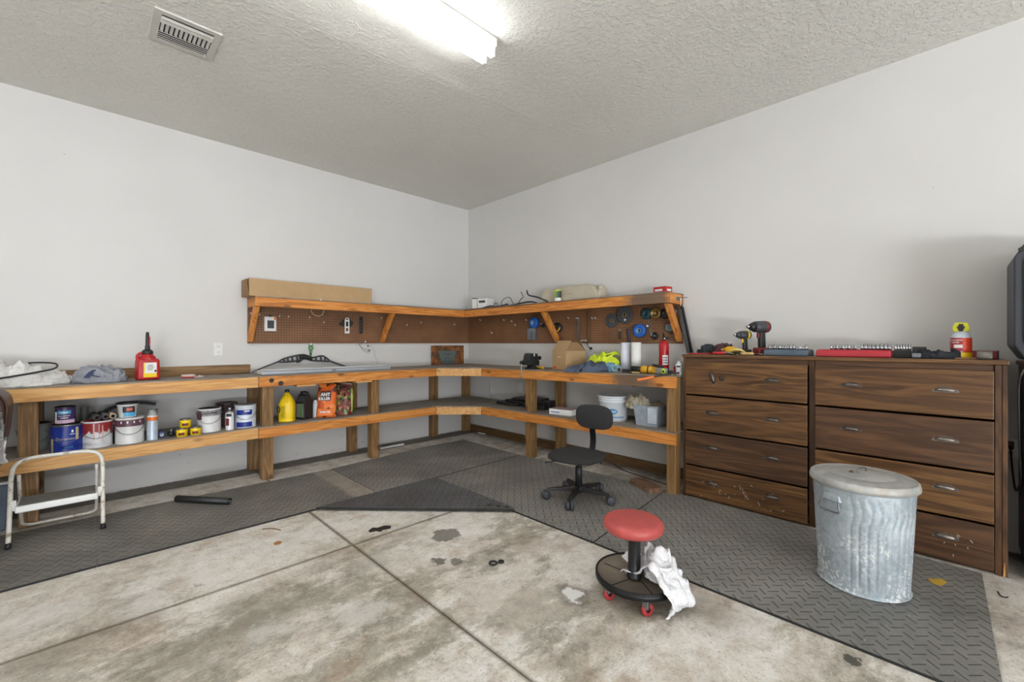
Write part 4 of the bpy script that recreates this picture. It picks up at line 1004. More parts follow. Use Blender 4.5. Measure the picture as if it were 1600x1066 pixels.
wobj('limb', tube(B(), [(-1.955, -0.050, 1.020), (-1.832, -0.050, 0.971), (-1.703, -0.050, 0.928), (-1.629, -0.050, 0.918), (-1.585, -0.050, 0.923), (-1.539, -0.050, 0.943)], [.010, .005], 8), DGR, bw)
# green hook dangling from the pegboard
t = thing('carabiner', 'green and white carabiner strap hanging below the left pegboard', 'carabiner', (-2.12, -.03, 1.05))
wobj('loop', torus(B(), (-2.12, -.028, 1.150), .020, .006, (0, 1, 0), 20, 6), GRN, t)
wobj('strap', tube(B(), [(-2.138, -.028, 1.185), (-2.132, -.028, 1.12), (-2.122, -.028, 1.065), (-2.112, -.028, 1.12), (-2.104, -.028, 1.185)], .0055, 8), GRN, t)
wobj('white_eye', blob(B(), (-2.12, -.034, 1.192), (.012, .010, .012), 12), WHT, t)
wobj('black_tip', cone(B(), (-2.122, -.028, 1.10), (-2.122, -.028, 1.052), .008, .004, 10), BLK, t)
t = thing('wire_loops', 'tangle of thin wire with two small clips below the left pegboard', 'wire', (-1.52, -.02, 1.08))
wobj('wire', tube(B(), [(-1.517, -0.020, 1.212), (-1.586, -0.020, 1.183), (-1.548, -0.020, 1.146), (-1.471, -0.020, 1.123)], .0022, 6), GRY, t); wobj('wire', tube(B(), [(-1.601, -0.020, 1.212), (-1.555, -0.020, 1.132), (-1.509, -0.020, 1.102), (-1.463, -0.020, 1.108)], .0022, 6), GRY, t)
wobj('wire', tube(B(), [(-1.517, -0.020, 1.204), (-1.423, -0.020, 1.138), (-1.400, -0.020, 1.055), (-1.352, -0.020, 0.935)], .0012, 5), GRY, t)
for p in ((-1.489, -0.025, 1.168), (-1.473, -0.025, 1.120)): wobj('clip', blob(B(), p, (.013, .008, .010), 10, 1, .2), GRY, t)
wobj('hook', blob(B(), (-1.521, -0.028, 1.219), (.009, .009, .011), 10), WHT, t)

# rusty sign in the corner
sg = thing('metal_sign', 'rusty square metal plaque with a grey engraved pot shape in the corner', 'sign', (-.37, -.05, TZ))
def mat_rust():
    g = G('rusted_plate'); p = g.obj(); n = g.noise(p, 14., 7, .75, .6)
    col = g.ramp(n, [(.32, rgb(62, 44, 34)), (.48, rgb(104, 76, 56)), (.58, rgb(168, 104, 44)), (.68, rgb(110, 104, 90))])
    return g.out(col, .7, .2, g.bump(n, .5, .004))
M['rustplate'] = mat_rust()
obj('plate', bbox(-.265, .265, .012, .020, 0, .252, .001, 1), M['rustplate'], sg)
PGR = plain('slate_grey', rgb(96, 108, 106), .6, 0, .1)
p = obj('pot_shape', bev(prism(B(), [(-.15, .178), (.12, .174), (.095, .004), (-.112, .004)], .004, .0115, 'y'), .002, 1), PGR, sg)
obj('pot_rim', bbox(-.155, .125, -.002, .0110, .160, .182, .002, 1), PGR, sg)
for k, (s, z) in enumerate((('WELCOME TO', .135), ('MY', .108), ('MAN CAVE', .078), ('ENTER AT OWN RISK', .048))):
    b2 = text_bm(s, .022 if k < 3 else .014, .0004); xf(b2, Matrix.Translation((-.012, .0032, z))); obj('lettering', b2, plain('engraved', rgb(60, 68, 68), .7), p)
rr = random.Random(5)
for k, (x, z, w, h) in enumerate(((-.20, .205, .035, .03), (-.10, .215, .035, .022), (.00, .215, .04, .022), (-.205, .06, .03, .05), (.19, .06, .045, .03), (.22, .13, .02, .05))):
    b2 = torus(B(), (x, .010, z), h*.6, .005, (0, 1, 0), 16, 5); xf(b2, Matrix.Translation((x, 0, 0)) @ Matrix.Scale(w/h*1., 4, (1, 0, 0)) @ Matrix.Translation((-x, 0, 0))); obj('scroll_ornament', b2, plain('rust_orange', rgb(150, 92, 40), .7, .1, .25, 40.), sg)
obj('fold', bbox(.262, .275, .006, .0215, 0, .262, .001, 1), WHT, sg); obj('fold', bbox(-.275, .262, .006, .0215, .2525, .264, .001, 1), WHT, sg)

# ------------------------------------------------------------------ left pegboard things
t = thing('thermostat_pack', 'white framed packet with a dark window hanging on the left pegboard', 'packet', (-2.505, -.03, 1.32))
obj('frame', bev(box(B(), -.052, .052, -.012, .012, 0, .142), .004, 2), WHT, t); obj('window', bbox(-.028, .032, -.0145, -.0125, .028, .105, .001, 1), DGR, t); obj('hang_tab', bbox(-.012, .012, -.006, .006, .1425, .16, .002), BLK, t)
obj('corner_print', bbox(.030, .050, -.0135, -.0122, .112, .138, .0005, 1), ORG, t)
t = solo('cable_ring', tube(B(), [(-2.126, -0.050, 1.547), (-2.120, -0.050, 1.524), (-2.094, -0.050, 1.499), (-2.048, -0.050, 1.488), (-2.009, -0.050, 1.510), (-1.992, -0.050, 1.558)], .004, 8), plain('cream_cable', rgb(206, 190, 160), .5), 'cream cable loop hanging at the top of the left pegboard', 'cable')
t = thing('tool_holder', 'black star shaped tool with a white slotted tongue on the pegboard', 'tool', (-1.74, -.03, 1.31))
obj('star', bev(prism(B(), [(-.085, .10), (-.03, .155), (0, .19), (.03, .155), (.08, .12), (.05, .09), (.055, .075), (0, .085), (-.05, .08)], -.006, .008, 'y'), .002, 1), BLK, t)
bm = B()
for a in ((-.026, -.014, 0, .15), (.014, .026, 0, .15), (-.014, .014, 0, .022), (-.014, .014, .06, .075), (-.014, .014, .13, .15)): box(bm, a[0], a[1], -.014, -.007, a[2], a[3])
obj('tongue', bm, WHT, t); obj('arch', torus(B(), (0, -.011, .15), .019, .006, (0, 1, 0), 14, 6, -0., pi) if False else torus(B(), (0, -.011, .152), .019, .006, (0, 1, 0)), WHT, t)
t = thing('rasp', 'flat black perforated rasp hanging right of the star shaped tool', 'rasp', (-1.573, -.022, 1.31))
obj('blade', bbox(-.022, .022, -.006, .006, 0, .19, .004), BLK, t)
for k in range(4): obj('slot', bbox(-.012, .012, -.0075, -.0062, .03+k*.037, .042+k*.037, .001, 1), DGR, t)

# ------------------------------------------------------------------ cardboard box on the left shelf
cb = thing('cardboard_box', 'long flat cardboard box lying on the left wall shelf', 'box', (-2.17, -.15, 1.633))
obj('carton', bbox(-.575, .60, -.135, .125, 0, .160, .004, 2), CARD, cb)
obj('flap', hexa(B(), [(-.580, -.130, .002), (-.576, -.130, .002), (-.576, .120, .002), (-.580, .120, .002), (-.600, -.130, .150), (-.596, -.130, .150), (-.576, .120, .158), (-.580, .120, .158)]), CARDD, cb)
obj('seam_tape', bbox(-.576, .601, -.02, .03, .1602, .1608, .0002, 1), plain('packing_tape', rgb(186, 160, 120), .3), cb)
solo('white_peg', blob(B(), (-2.13, -.318, 1.632), (.010, .010, .008), 12), WHT, 'small white knob on the front edge of the left wall shelf', 'knob')

# ================================================================== RIGHT BENCH
def rz_(y): return TZ+.030*max(0, (-y-.905)/2.307)          # worktop height along the right run
def sz_(y): return ZB+.030*max(0, (-y-.905)/2.307)
# bench vice
vy = -1.60; vz = rz_(vy)
t = thing('bench_vice', 'dark cast iron bench vice bolted to the right bench edge', 'vice', (-.43, vy, vz), radians(6))
VM = plain('cast_iron', rgb(52, 54, 54), .55, .5, .25, 20., .2)
obj('base', lathe(B(), [(0, 0), (.075, 0), (.075, .012), (.052, .020), (.045, .040), (0, .040)], (0, 0, 0), 28), VM, t)
obj('body', bev(prism(B(), [(-.02, .035), (.085, .035), (.09, .085), (.06, .10), (.055, .165), (-.012, .165), (-.02, .10)], -.042, .042, 'y'), .006, 2), VM, t)
obj('slide', bbox(-.145, .10, -.026, .026, .055, .095, .005), VM, t)
obj('front_jaw', bev(prism(B(), [(-.10, .045), (-.045, .045), (-.040, .10), (-.030, .165), (-.066, .165), (-.085, .12)], -.045, .045, 'y'), .005, 2), VM, t)
for a, b in ((-.031, -.024), (-.019, -.012)): obj('jaw_plate', bbox(a, b, -.055, .055, .135, .17, .002, 1), STL, t)
obj('screw', cone(B(), (-.145, 0, .075), (-.185, 0, .075), .015, .017, 18), VM, t)
obj('handle', tube(B(), [(-.172, .012, .13), (-.172, .004, .03), (-.172, 0, -.085)], .007, 10), STL, t)
obj('handle_ball', blob(B(), (-.172, 0, -.088), (.011, .011, .011), 12), STL, t)
obj('anvil', bbox(.06, .14, -.03, .03, .095, .135, .008), VM, t)
t = thing('screwdriver', 'screwdriver with a yellow handle beside the vice', 'screwdriver', (-.42, -1.76, rz_(-1.76)), radians(75))
obj('handle', lathe(B(), [(0, 0), (.014, .002), (.017, .02), (.014, .05), (.017, .09), (.008, .105), (0, .105)], (0, 0, .0175), 16, (1, 0, 0)), YELT, t)
obj('shaft', cone(B(), (.10, 0, .0175), (.20, 0, .012), .003, .003, 8), STL, t)
# carton with gabled flaps
by = -1.985; bz = rz_(by)
t = thing('cardboard_carton', 'upright cardboard carton with raised folded flaps on the right bench', 'box', (-.285, by, bz), radians(-14))
# local: front face towards -x
w, d, h = .125, .115, .195
obj('carton', bbox(-w, w, -d, d, 0, h, .003), CARD, t)
obj('front_flap', hexa(B(), [(-w, -d, h+.001), (-w, d, h+.001), (-w+.003, d, h+.001), (-w+.003, -d, h+.001), (-.052, -d*.96, h+.10), (-.052, d*.96, h+.10), (-.049, d*.96, h+.10), (-.049, -d*.96, h+.10)]), CARD, t)
obj('back_flap', hexa(B(), [(w-.003, -d, h+.001), (w-.003, d, h+.001), (w, d, h+.001), (w, -d, h+.001), (.040, -d*.96, h+.105), (.040, d*.96, h+.105), (.043, d*.96, h+.105), (.043, -d*.96, h+.105)]), CARDD, t)
obj('side_flap', hexa(B(), [(-w+.005, -d, h+.001), (w-.005, -d, h+.001), (w-.005, -d+.003, h+.001), (-w+.005, -d+.003, h+.001), (-.045, -d+.03, h+.085), (.040, -d+.03, h+.085), (.040, -d+.033, h+.085), (-.045, -d+.033, h+.085)]), CARDD, t)
obj('red_mark', bbox(-w-.0012, -w-.0002, .04, .10, .012, .036, .0003, 1), plain('orange_red_print', rgb(214, 84, 50), .6), t)
obj('print', bbox(-w-.0012, -w-.0002, -.03, .03, .125, .137, .0003, 1), plain('pale_print', rgb(206, 188, 160), .7), t)
obj('hand_hole', bbox(-.060, -.056, -.015, .015, h+.062, h+.072, .001, 1), plain('dark_knot', rgb(62, 44, 30), .5), t)
# cloths
solo('red_rag', pile(B(), (-.36, -2.175, rz_(-2.17)), .05, .065, .052, 8, .4, 12.), plain('dusty_red_cloth', rgb(150, 62, 66), .9), 'dusty red rag against the carton side', 'cloth')
bm = pile(B(), (-.40, -2.33, rz_(-2.33)), .115, .16, .085, 14, .5, 7., radians(8), 70, 24, .6)
solo('blue_towel', bm, M['blue_cloth'], 'grey blue cloth flopping over the front edge of the right bench', 'cloth')
solo('towel_corner', sheet(B(), [(-.42, -2.24, rz_(-2.2)+.05), (-.50, -2.23, rz_(-2.2)+.045), (-.545, -2.22, rz_(-2.2)+.01), (-.552, -2.22, rz_(-2.2)-.008)], .17, (0, 1, 0), .004, .006, 18., 5), M['blue_cloth'], 'folded grey blue cloth corner hanging over the bench edge', 'cloth')
t = thing('high_vis_shirt', 'neon yellow and pale blue garment heaped behind the grey blue cloth', 'clothing', (-.20, -2.36, rz_(-2.36)))
obj('yellow_cloth', pile(B(), (0, 0, .03), .10, .17, .125, 21, .45, 7., radians(20)), YGRN, t)
obj('blue_cloth', pile(B(), (-.04, -.07, 0), .10, .15, .085, 23, .45, 7., radians(20)), LBLU, t)
obj('grey_strap', tube(B(), [(-.02, -.03, .135), (.0, -.12, .14), (.0, -.20, .085)], .017, 8), plain('olive_grey_strap', rgb(112, 112, 92), .8), t)
t = thing('hose_clamp', 'pale blue and silver clamp lying in front of the paper rolls', 'clamp', (-.36, -2.575, rz_(-2.57)), radians(30))
obj('ring', torus(B(), (0, .0, .034), .030, .0065, (-1, .3, 0), 24, 8), plain('pale_teal_plastic', rgb(150, 190, 192), .4), t)
obj('body', bbox(-.03, .02, -.06, -.01, 0, .045, .008), plain('silver_plastic', rgb(170, 172, 174), .35, .4), t)
obj('lens', lathe(B(), [(0, 0), (.016, 0), (.016, .012), (.010, .014), (0, .010)], (-.031, -.035, .025), 18, (-1, 0, 0)), BLK, t)
obj('handle', bbox(-.015, .012, -.125, -.058, .004, .028, .006), BLK, t)
# paper rolls
t = thing('paper_roll', 'taller white roll standing under the pegboard, left of two', 'paper roll', (-.205, -2.59, rz_(-2.6)))
obj('sheet', lathe(B(), [(.018, 0), (.047, 0), (.046, .268), (.018, .268), (.018, 0)], (0, 0, 0), 30), plain('blueish_paper', rgb(222, 226, 236), .7, 0, .03), t)
t = thing('paper_roll', 'white roll standing by the extinguisher, right of two', 'paper roll', (-.255, -2.725, rz_(-2.7)))
obj('sheet', lathe(B(), [(.018, 0), (.044, 0), (.044, .268), (.018, .268), (.018, 0)], (0, 0, 0), 30), WPAP, t)
# grinder / power tool lying down
gy_ = -2.93
t = thing('angle_grinder', 'yellow and black power tool lying before the fire extinguisher', 'power tool', (-.40, gy_, rz_(gy_)), radians(98))
obj('barrel', lathe(B(), [(0, 0), (.030, 0), (.033, .01), (.033, .09), (.028, .105), (0, .105)], (-.035, 0, .034), 20, (1, 0, 0)), YELT, t)
obj('grip', lathe(B(), [(0, 0), (.024, 0), (.026, .02), (.024, .085), (0, .085)], (.070, 0, .034), 18, (1, 0, .05)), BLK, t)
obj('gear_head', bev(box(B(), -.10, -.030, -.032, .032, .004, .066), .012, 3), YELT, t)
obj('guard', lathe(B(), [(0, 0), (.046, 0), (.048, .012), (0, .016)], (-.068, -.005, .062), 26, (-.2, 0, 1)), BLK, t)
obj('collar', lathe(B(), [(0, 0), (.0345, 0), (.0345, .010), (0, .010)], (.0, 0, .034), 20, (1, 0, 0)), BLK, t)
t = thing('putty_knife', 'tan handled blade lying in front of the paper rolls', 'tool', (-.44, -2.80, rz_(-2.8)), radians(96))
obj('handle', bbox(-.06, .01, -.012, .012, .001, .016, .005), TAN, t); obj('blade', bbox(.01, .09, -.016, .016, .004, .0065, .001, 1), BLKM, t)
# fire extinguisher
ey = -2.965; ez = rz_(ey)
t = thing('fire_extinguisher', 'red fire extinguisher standing upright on the right bench', 'fire extinguisher', (-.21, ey, ez), radians(20))
obj('cylinder', lathe(B(), [(0, 0), (.036, 0), (.042, .006), (.042, .232), (.038, .252), (.024, .270), (.015, .276), (.015, .284), (0, .284)], (0, 0, 0), 32), plain('gloss_red', rgb(180, 28, 34), .25, 0, .04), t)
a = radians(180+2); lb = obj('label', arc_patch(B(), .0428, a-.2, a+.95, .07, .155), WPAP, t)
for k in range(3): obj('print', arc_patch(B(), .0434, a-.1, a+.8, .085+k*.022, .095+k*.022), plain('grey_blue_print', rgb(120, 124, 150)), lb)
obj('valve', bbox(-.014, .014, -.012, .012, .282, .312, .004), BLKM, t)
obj('lever', tube(B(), [(.016, 0, .308), (-.02, 0, .322), (-.055, 0, .340)], .007, 8), BLK, t)
obj('carry_handle', tube(B(), [(.012, 0, .292), (-.03, 0, .298), (-.05, 0, .304)], .006, 8), BLK, t)
obj('gauge', lathe(B(), [(0, 0), (.013, 0), (.013, .01), (0, .011)], (-.016, -.004, .296), 16, (-1, 0, 0)), CHR, t)
obj('nozzle', cone(B(), (0, -.012, .300), (0, -.045, .300), .006, .009, 12), BLK, t)
t = thing('tape_measure', 'small grey tool with a lime green disc at the right end of the bench', 'tool', (-.425, -3.055, rz_(-3.05)), radians(20))
obj('case', bev(box(B(), -.028, .028, -.045, .045, 0, .055), .012, 3), GRY, t)
obj('disc', lathe(B(), [(0, 0), (.022, 0), (.022, .006), (.010, .009), (0, .009)], (-.0285, -.012, .029), 22, (-1, 0, 0)), plain('lime_plastic', rgb(186, 210, 50), .4), t)
obj('hub', lathe(B(), [(0, .009), (.009, .009), (.009, .012), (0, .012)], (-.0285, -.012, .029), 16, (-1, 0, 0)), BLK, t)
obj('tail', bbox(-.02, .02, -.085, -.046, .006, .035, .008), BLK, t)
t = thing('bottle', 'small white bottle standing against the dresser end', 'bottle', (-.355, -3.168, rz_(-3.14)))
obj('body', lathe(B(), [(0, 0), (.026, 0), (.028, .004), (.028, .085), (.022, .094), (0, .094)], (0, 0, 0), 24), WHT, t)
obj('cap', lathe(B(), [(.020, .094), (.020, .112), (0, .113)], (0, 0, 0), 20), plain('grey_cap', rgb(196, 200, 202)), t)
a = fa(t); obj('label_band', arc_patch(B(), .0287, a-.8, a+.3, .06, .074), BLK, t); obj('label', arc_patch(B(), .0285, a-.5, a+.7, .02, .055), plain('pale_grey_print', rgb(200, 202, 206)), t)
t = thing('cup', 'small red cup between the extinguisher and the white bottle', 'cup', (-.20, -3.075, rz_(-3.07)))
obj('body', lathe(B(), [(0, 0), (.022, 0), (.027, .058), (.025, .058), (.021, .003), (0, .003)], (0, 0, 0), 24), RED, t)
t = thing('pry_bar', 'black bar with an orange tip sticking out over the bench front corner', 'pry bar', (-.56, -3.12, rz_(-3.1)+.01))
wobj('bar', tube(B(), [(-.44, -3.205, rz_(-3.2)+.020), (-.53, -3.13, rz_(-3.1)+.008), (-.60, -3.07, rz_(-3.1)-.010)], .007, 8), BLK, t)
wobj('grip', tube(B(), [(-.596, -3.072, rz_(-3.1)-.009), (-.66, -3.00, rz_(-3.1)-.030), (-.68, -2.975, rz_(-3.1)-.034)], .010, 10), ORG, t)
t = thing('pliers', 'small pliers with a pale wooden handle at the bench right corner', 'pliers', (-.46, -3.13, rz_(-3.1)), radians(60))
obj('handle', bbox(-.05, .05, -.010, .010, .0, .014, .005), TAN, t); obj('tip', bbox(.05, .085, -.006, .006, .002, .011, .002), GRN, t)

# ------------------------------------------------------------------ right pegboard things (hung, so each its own thing)
def on_r(u_y, z, off=.0): return (-.0125-off, u_y, z)
def disc(y, z, r, label, hub=GOLD, mat=None, off=.0, tag_=False, th=.008):
    t = thing('grinding_disc', label, 'disc', on_r(y, z, off)); d = (-1, 0, 0)
    obj('wheel', lathe(B(), [(.012, 0), (r, 0), (r, th), (r*.92, th+.001), (.022, th), (.012, th), (.012, 0)], (0, 0, 0), 36, d), mat or DISC, t)
    obj('hub_ring', lathe(B(), [(.014, th), (.022, th), (.022, th+.003), (.014, th+.003), (.014, th)], (0, 0, 0), 24, d), hub, t)
    obj('peg', tube(B(), [(0, 0, .010), (-.03, 0, .010), (-.036, 0, .020)], .004, 8), CHR, t)
    if tag_: obj('sticker', lathe(B(), [(0, 0), (.012, 0), (.012, .0006), (0, .0006)], (-th-.0016, -.008, -r*.55), 14, d), WPAP, t)
    return t
disc(-2.318, 1.430, .072, 'flat grey grinding disc hanging lower left on the right pegboard')
disc(-2.470, 1.478, .085, 'larger grey grinding disc with a white sticker hanging beside the lower one', tag_=True, off=.012)
t = thing('sanding_drum', 'dark teal wheel hanging left of the brass ringed wheel', 'wheel', on_r(-2.70, 1.480))
obj('wheel', lathe(B(), [(0, 0), (.050, 0), (.052, .02), (.040, .032), (.016, .034), (.014, .02), (0, .02)], (0, 0, 0), 30, (-1, 0, 0)), TEAL, t); obj('purple_rim', torus(B(), (-.012, 0, 0), .051, .004, (1, 0, 0), 28, 6, .2, 2.2), PURP, t)
t = thing('wire_cup', 'brass ringed cup wheel with a bright hub on the right pegboard', 'wheel', on_r(-2.795, 1.478))
obj('cup', lathe(B(), [(0, 0), (.050, 0), (.054, .006), (.048, .03), (.036, .034), (.034, .014), (0, .012)], (0, 0, 0), 32, (-1, 0, 0)), GOLD, t); obj('hub', lathe(B(), [(0, .010), (.012, .010), (.010, .030), (0, .032)], (0, 0, 0), 18, (-1, 0, 0)), CHR, t)
t = thing('black_cup_wheel', 'black wheel half behind the brass ringed one near the brace', 'wheel', on_r(-2.885, 1.470)); obj('wheel', lathe(B(), [(0, 0), (.046, 0), (.048, .02), (.03, .026), (0, .022)], (0, 0, 0), 28, (-1, 0, 0)), BLK, t); obj('peg', tube(B(), [(0, 0, .012), (-.05, 0, .006)], .004, 8), CHR, t)
t = thing('masking_tape', 'blue masking tape roll hanging at the lower middle of the right pegboard', 'tape', on_r(-2.635, 1.322))
obj('roll', lathe(B(), [(.026, 0), (.062, 0), (.064, .02), (.062, .040), (.026, .040), (.026, 0)], (0, 0, 0), 36, (-1, 0, 0)), BTAPE, t); obj('core', lathe(B(), [(.022, 0), (.027, 0), (.027, .042), (.022, .042), (.022, 0)], (0, 0, 0), 26, (-1, 0, 0)), LBLU, t)
t = thing('masking_tape', 'blue tape roll hanging left of the middle brace', 'tape', on_r(-1.285, 1.442))
obj('roll', lathe(B(), [(.026, 0), (.060, 0), (.062, .03), (.060, .058), (.026, .058), (.026, 0)], (0, 0, 0), 36, (-1, 0, 0)), BTAPE, t); obj('core', lathe(B(), [(.024, 0), (.0275, 0), (.0275, .060), (.024, .060), (.024, 0)], (0, 0, 0), 26, (-1, 0, 0)), LBLU, t)
t = thing('peg_bracket', 'small black bracket between the blue roll and the middle brace', 'bracket', on_r(-1.40, 1.405)); obj('body', bbox(-.03, 0, -.02, .02, -.02, .02, .005), BLK, t); obj('peg', blob(B(), (-.034, .004, .018), (.008, .008, .006), 10), WHT, t)
t = thing('clear_package', 'clear plastic blister pack hanging under the blue tape roll', 'package', on_r(-1.235, 1.235))
obj('shell', pile(B(), (0, 0, 0), .01, .01, .01, 1, .1, 3., 0., 8, 4), M['clear'], t)
bm = bev(box(B(), -.045, -.002, -.062, .062, 0, .145), .016, 3)
for f in bm.faces: f.smooth = True
obj('blister', bm, M['clear'], t); obj('mask', blob(B(), (-.020, 0, .06), (.012, .035, .045), 14, 3, .2), plain('dark_blue_grey', rgb(70, 78, 96), .4), t); obj('card', bbox(-.0018, -.0005, -.064, .064, 0, .17, .0003, 1), plain('purple_grey_card', rgb(92, 88, 110), .6), t)
t = thing('tape_reel', 'yellow and black reel half hidden behind the middle brace', 'reel', on_r(-1.625, 1.375))
obj('reel', lathe(B(), [(0, 0), (.055, 0), (.055, .03), (.02, .032), (0, .03)], (0, 0, 0), 28, (-1, 0, 0)), BLK, t)
obj('yellow_ring', torus(B(), (-.033, 0, 0), .040, .009, (1, 0, 0), 24, 8, pi*.0, pi*1.2), YELT, t)
t = thing('steel_bar', 'grey steel bar with two holes hanging upright on the right pegboard', 'bar', on_r(-1.905, 1.245)); obj('bar', bbox(-.018, -.003, -.021, .021, 0, .235, .004), plain('dull_steel', rgb(112, 100, 90), .45, .5), t)
for s in (-1, 1): obj('peg', tube(B(), [(-.012, s*.012, .222), (-.030, s*.012, .222), (-.034, s*.012, .232)], .0035, 8), WHT, t)
t = thing('pencil_stub', 'short dark rod hanging left of the utility knife', 'rod', on_r(-2.415, 1.245)); obj('rod', cone(B(), (-.012, 0, 0), (-.012, 0, .075), .010, .010, 12), DGR, t); obj('cap', cone(B(), (-.012, 0, .076), (-.012, 0, .098), .008, .011, 12), plain('grey_cap2', rgb(150, 146, 140)), t)
t = thing('utility_knife', 'purple handled blade hanging just left of the blue masking tape', 'knife', on_r(-2.515, 1.215), 0); obj('handle', bev(prism(B(), [(-.014, 0), (.012, 0), (.020, .125), (-.002, .130)], -.020, -.008, 'x'), .003, 1), plain('indigo_plastic', rgb(52, 48, 76), .4), t); obj('blade', bev(prism(B(), [(-.022, -.030), (.004, -.030), (.012, -.001), (-.014, -.001)], -.016, -.012, 'x'), .001, 1), BLKM, t)
t = thing('chain', 'short dangling metal chain with keys above the small black ring', 'chain', on_r(-2.745, 1.33))
for k in range(7):
    z = .085-k*.018; b2 = torus(B(), (-.02, .006*sin(k*2.1), z), .0095, .0026, (1 if k % 2 else .2, 1-.8*(k % 2), 0), 14, 6); obj('link', b2, STL, t)
obj('key', bbox(-.026, -.022, -.02, .002, -.06, -.026, .002, 1), STL, t); obj('fob', blob(B(), (-.022, .03, .035), (.008, .012, .012), 10), WHT, t)
t = thing('socket_ring', 'small black ring with a silver centre low on the right pegboard', 'ring', on_r(-2.785, 1.270)); obj('ring', lathe(B(), [(0, 0), (.034, 0), (.034, .016), (.018, .02), (.016, .012), (0, .012)], (0, 0, 0), 26, (-1, 0, 0)), BLK, t); obj('centre', lathe(B(), [(0, .012), (.010, .012), (.009, .022), (0, .022)], (0, 0, 0), 16, (-1, 0, 0)), CHR, t)
t = thing('sanding_disc', 'grey green lidded disc with a maroon top hanging by the end brace', 'disc', on_r(-2.935, 1.355)); obj('tin', lathe(B(), [(0, 0), (.058, 0), (.060, .012), (.050, .024), (.030, .028), (0, .028)], (0, 0, 0), 30, (-1, 0, 0)), plain('grey_green_tin', rgb(108, 116, 112), .4, .3), t); obj('maroon_panel', bbox(-.031, -.0285, -.03, .03, .018, .040, .002, 1), plain('dark_red_print', rgb(110, 30, 26)), t); obj('bright_rim', torus(B(), (-.028, 0, -.008), .030, .003, (1, 0, 0), 22, 6), CHR, t)
t = thing('clear_bag', 'small crumpled clear bag beside the end brace', 'bag', on_r(-2.975, 1.44)); obj('bag', blob(B(), (-.02, 0, .03), (.016, .022, .05), 14, 4, .5), M['clear'], t)
t = thing('glue_gun', 'small grey tool hanging by a black cord at the pegboard bottom edge', 'tool', on_r(-2.02, 1.17))
obj('body', bev(box(B(), -.045, -.01, -.012, .060, .050, .070), .008, 2), plain('cream_grey', rgb(170, 164, 150), .5), t); obj('blade', cone(B(), (-.03, .055, .055), (-.03, .105, .035), .006, .002, 8), STL, t)
obj('cord', tube(B(), [(-.02, -.012, .37), (-.02, -.014, .2), (-.02, -.012, .05), (-.02, -.02, .0), (-.02, -.05, -.02)], .0045, 8), BLK, t); obj('plug', blob(B(), (-.02, -.058, -.022), (.014, .016, .014), 12), BLK, t)
# bars hanging at the end of the right shelf
t = thing('level_bars', 'dark metal bar hanging from the end of the right wall shelf', 'bar', (-.08, -3.085, 1.10))
wobj('bar', bev(hexa(B(), [(-.075, -3.155, 1.112), (-.045, -3.155, 1.112), (-.045, -3.130, 1.112), (-.075, -3.130, 1.112), (-.105, -3.082, 1.52), (-.075, -3.082, 1.52), (-.075, -3.056, 1.52), (-.105, -3.056, 1.52)]), .002, 1), BLKM, t)
wobj('bar', bev(hexa(B(), [(-.110, -3.150, 1.117), (-.100, -3.150, 1.117), (-.100, -3.120, 1.117), (-.110, -3.120, 1.117), (-.128, -3.078, 1.50), (-.118, -3.078, 1.50), (-.118, -3.052, 1.50), (-.128, -3.052, 1.50)]), .001, 1), plain('grey_steel', rgb(92, 94, 96), .4, .6), t)
wobj('wire', tube(B(), [(-.09, -3.062, 1.52), (-.09, -3.058, 1.58), (-.09, -3.06, 1.60)], .003, 6), CHR, t)
wobj('hook_bolt', tube(B(), [(-.14, -3.046, 1.590), (-.10, -3.062, 1.600), (-.05, -3.10, 1.602)], .004, 8), STL, t)
wobj('hook_plate', bbox(-.15, -.09, -3.052, -3.0465, 1.575, 1.605, .001, 1), STL, t)

# ------------------------------------------------------------------ on the right wall shelf
UZ = 1.6405
t = thing('white_box', 'small white box with a black printed panel on the shelf at the corner', 'box', (-.17, -.50, UZ), radians(12))
obj('box', bbox(-.075, .075, -.125, .11, 0, .125, .002), WHT, t); obj('print', bbox(-.0768, -.0755, -.10, .0, .07, .10, .0004, 1), DGR, t); obj('black_corner', bbox(-.076, -.03, .050, .112, .1255, .135, .003), BLK, t); obj('edge', bbox(-.0768, -.0755, .024, .03, .0, .12, .0003, 1), DGR, t)
solo('cable_tangle', tube(B(), [(-.24, -.60, UZ+.006), (-.22, -.72, UZ+.02), (-.25, -.82, UZ+.006), (-.24, -.95, UZ+.012), (-.26, -1.05, UZ+.02), (-.22, -1.02, UZ+.01), (-.25, -1.15, UZ+.008), (-.21, -1.35, UZ+.03), (-.24, -1.5, UZ+.008)], .0085, 8, 8), BLK, 'black cable strewn along the right wall shelf edge', 'cable')
solo('wire_loop', tube(B(), [(-.24, -.93, UZ+.006), (-.235, -.94, UZ+.07), (-.23, -1.00, UZ+.10), (-.23, -1.07, UZ+.095), (-.235, -1.12, UZ+.03), (-.24, -1.14, UZ+.006)], .004, 6, 8), DGR, 'thin wire arching above the right wall shelf', 'wire')
solo('small_wire', tube(B(), [(-.24, -.79, UZ+.004), (-.235, -.80, UZ+.045), (-.235, -.85, UZ+.045), (-.24, -.86, UZ+.005)], .0035, 6), DGR, 'short wire hoop near the white box', 'wire')
solo('twig_wire', tube(B(), [(-.24, -1.20, UZ+.004), (-.23, -1.25, UZ+.07), (-.225, -1.28, UZ+.09), (-.22, -1.235, UZ+.155)], .0045, 6, 5), DGR, 'bent wire prong sticking up on the right wall shelf', 'wire')
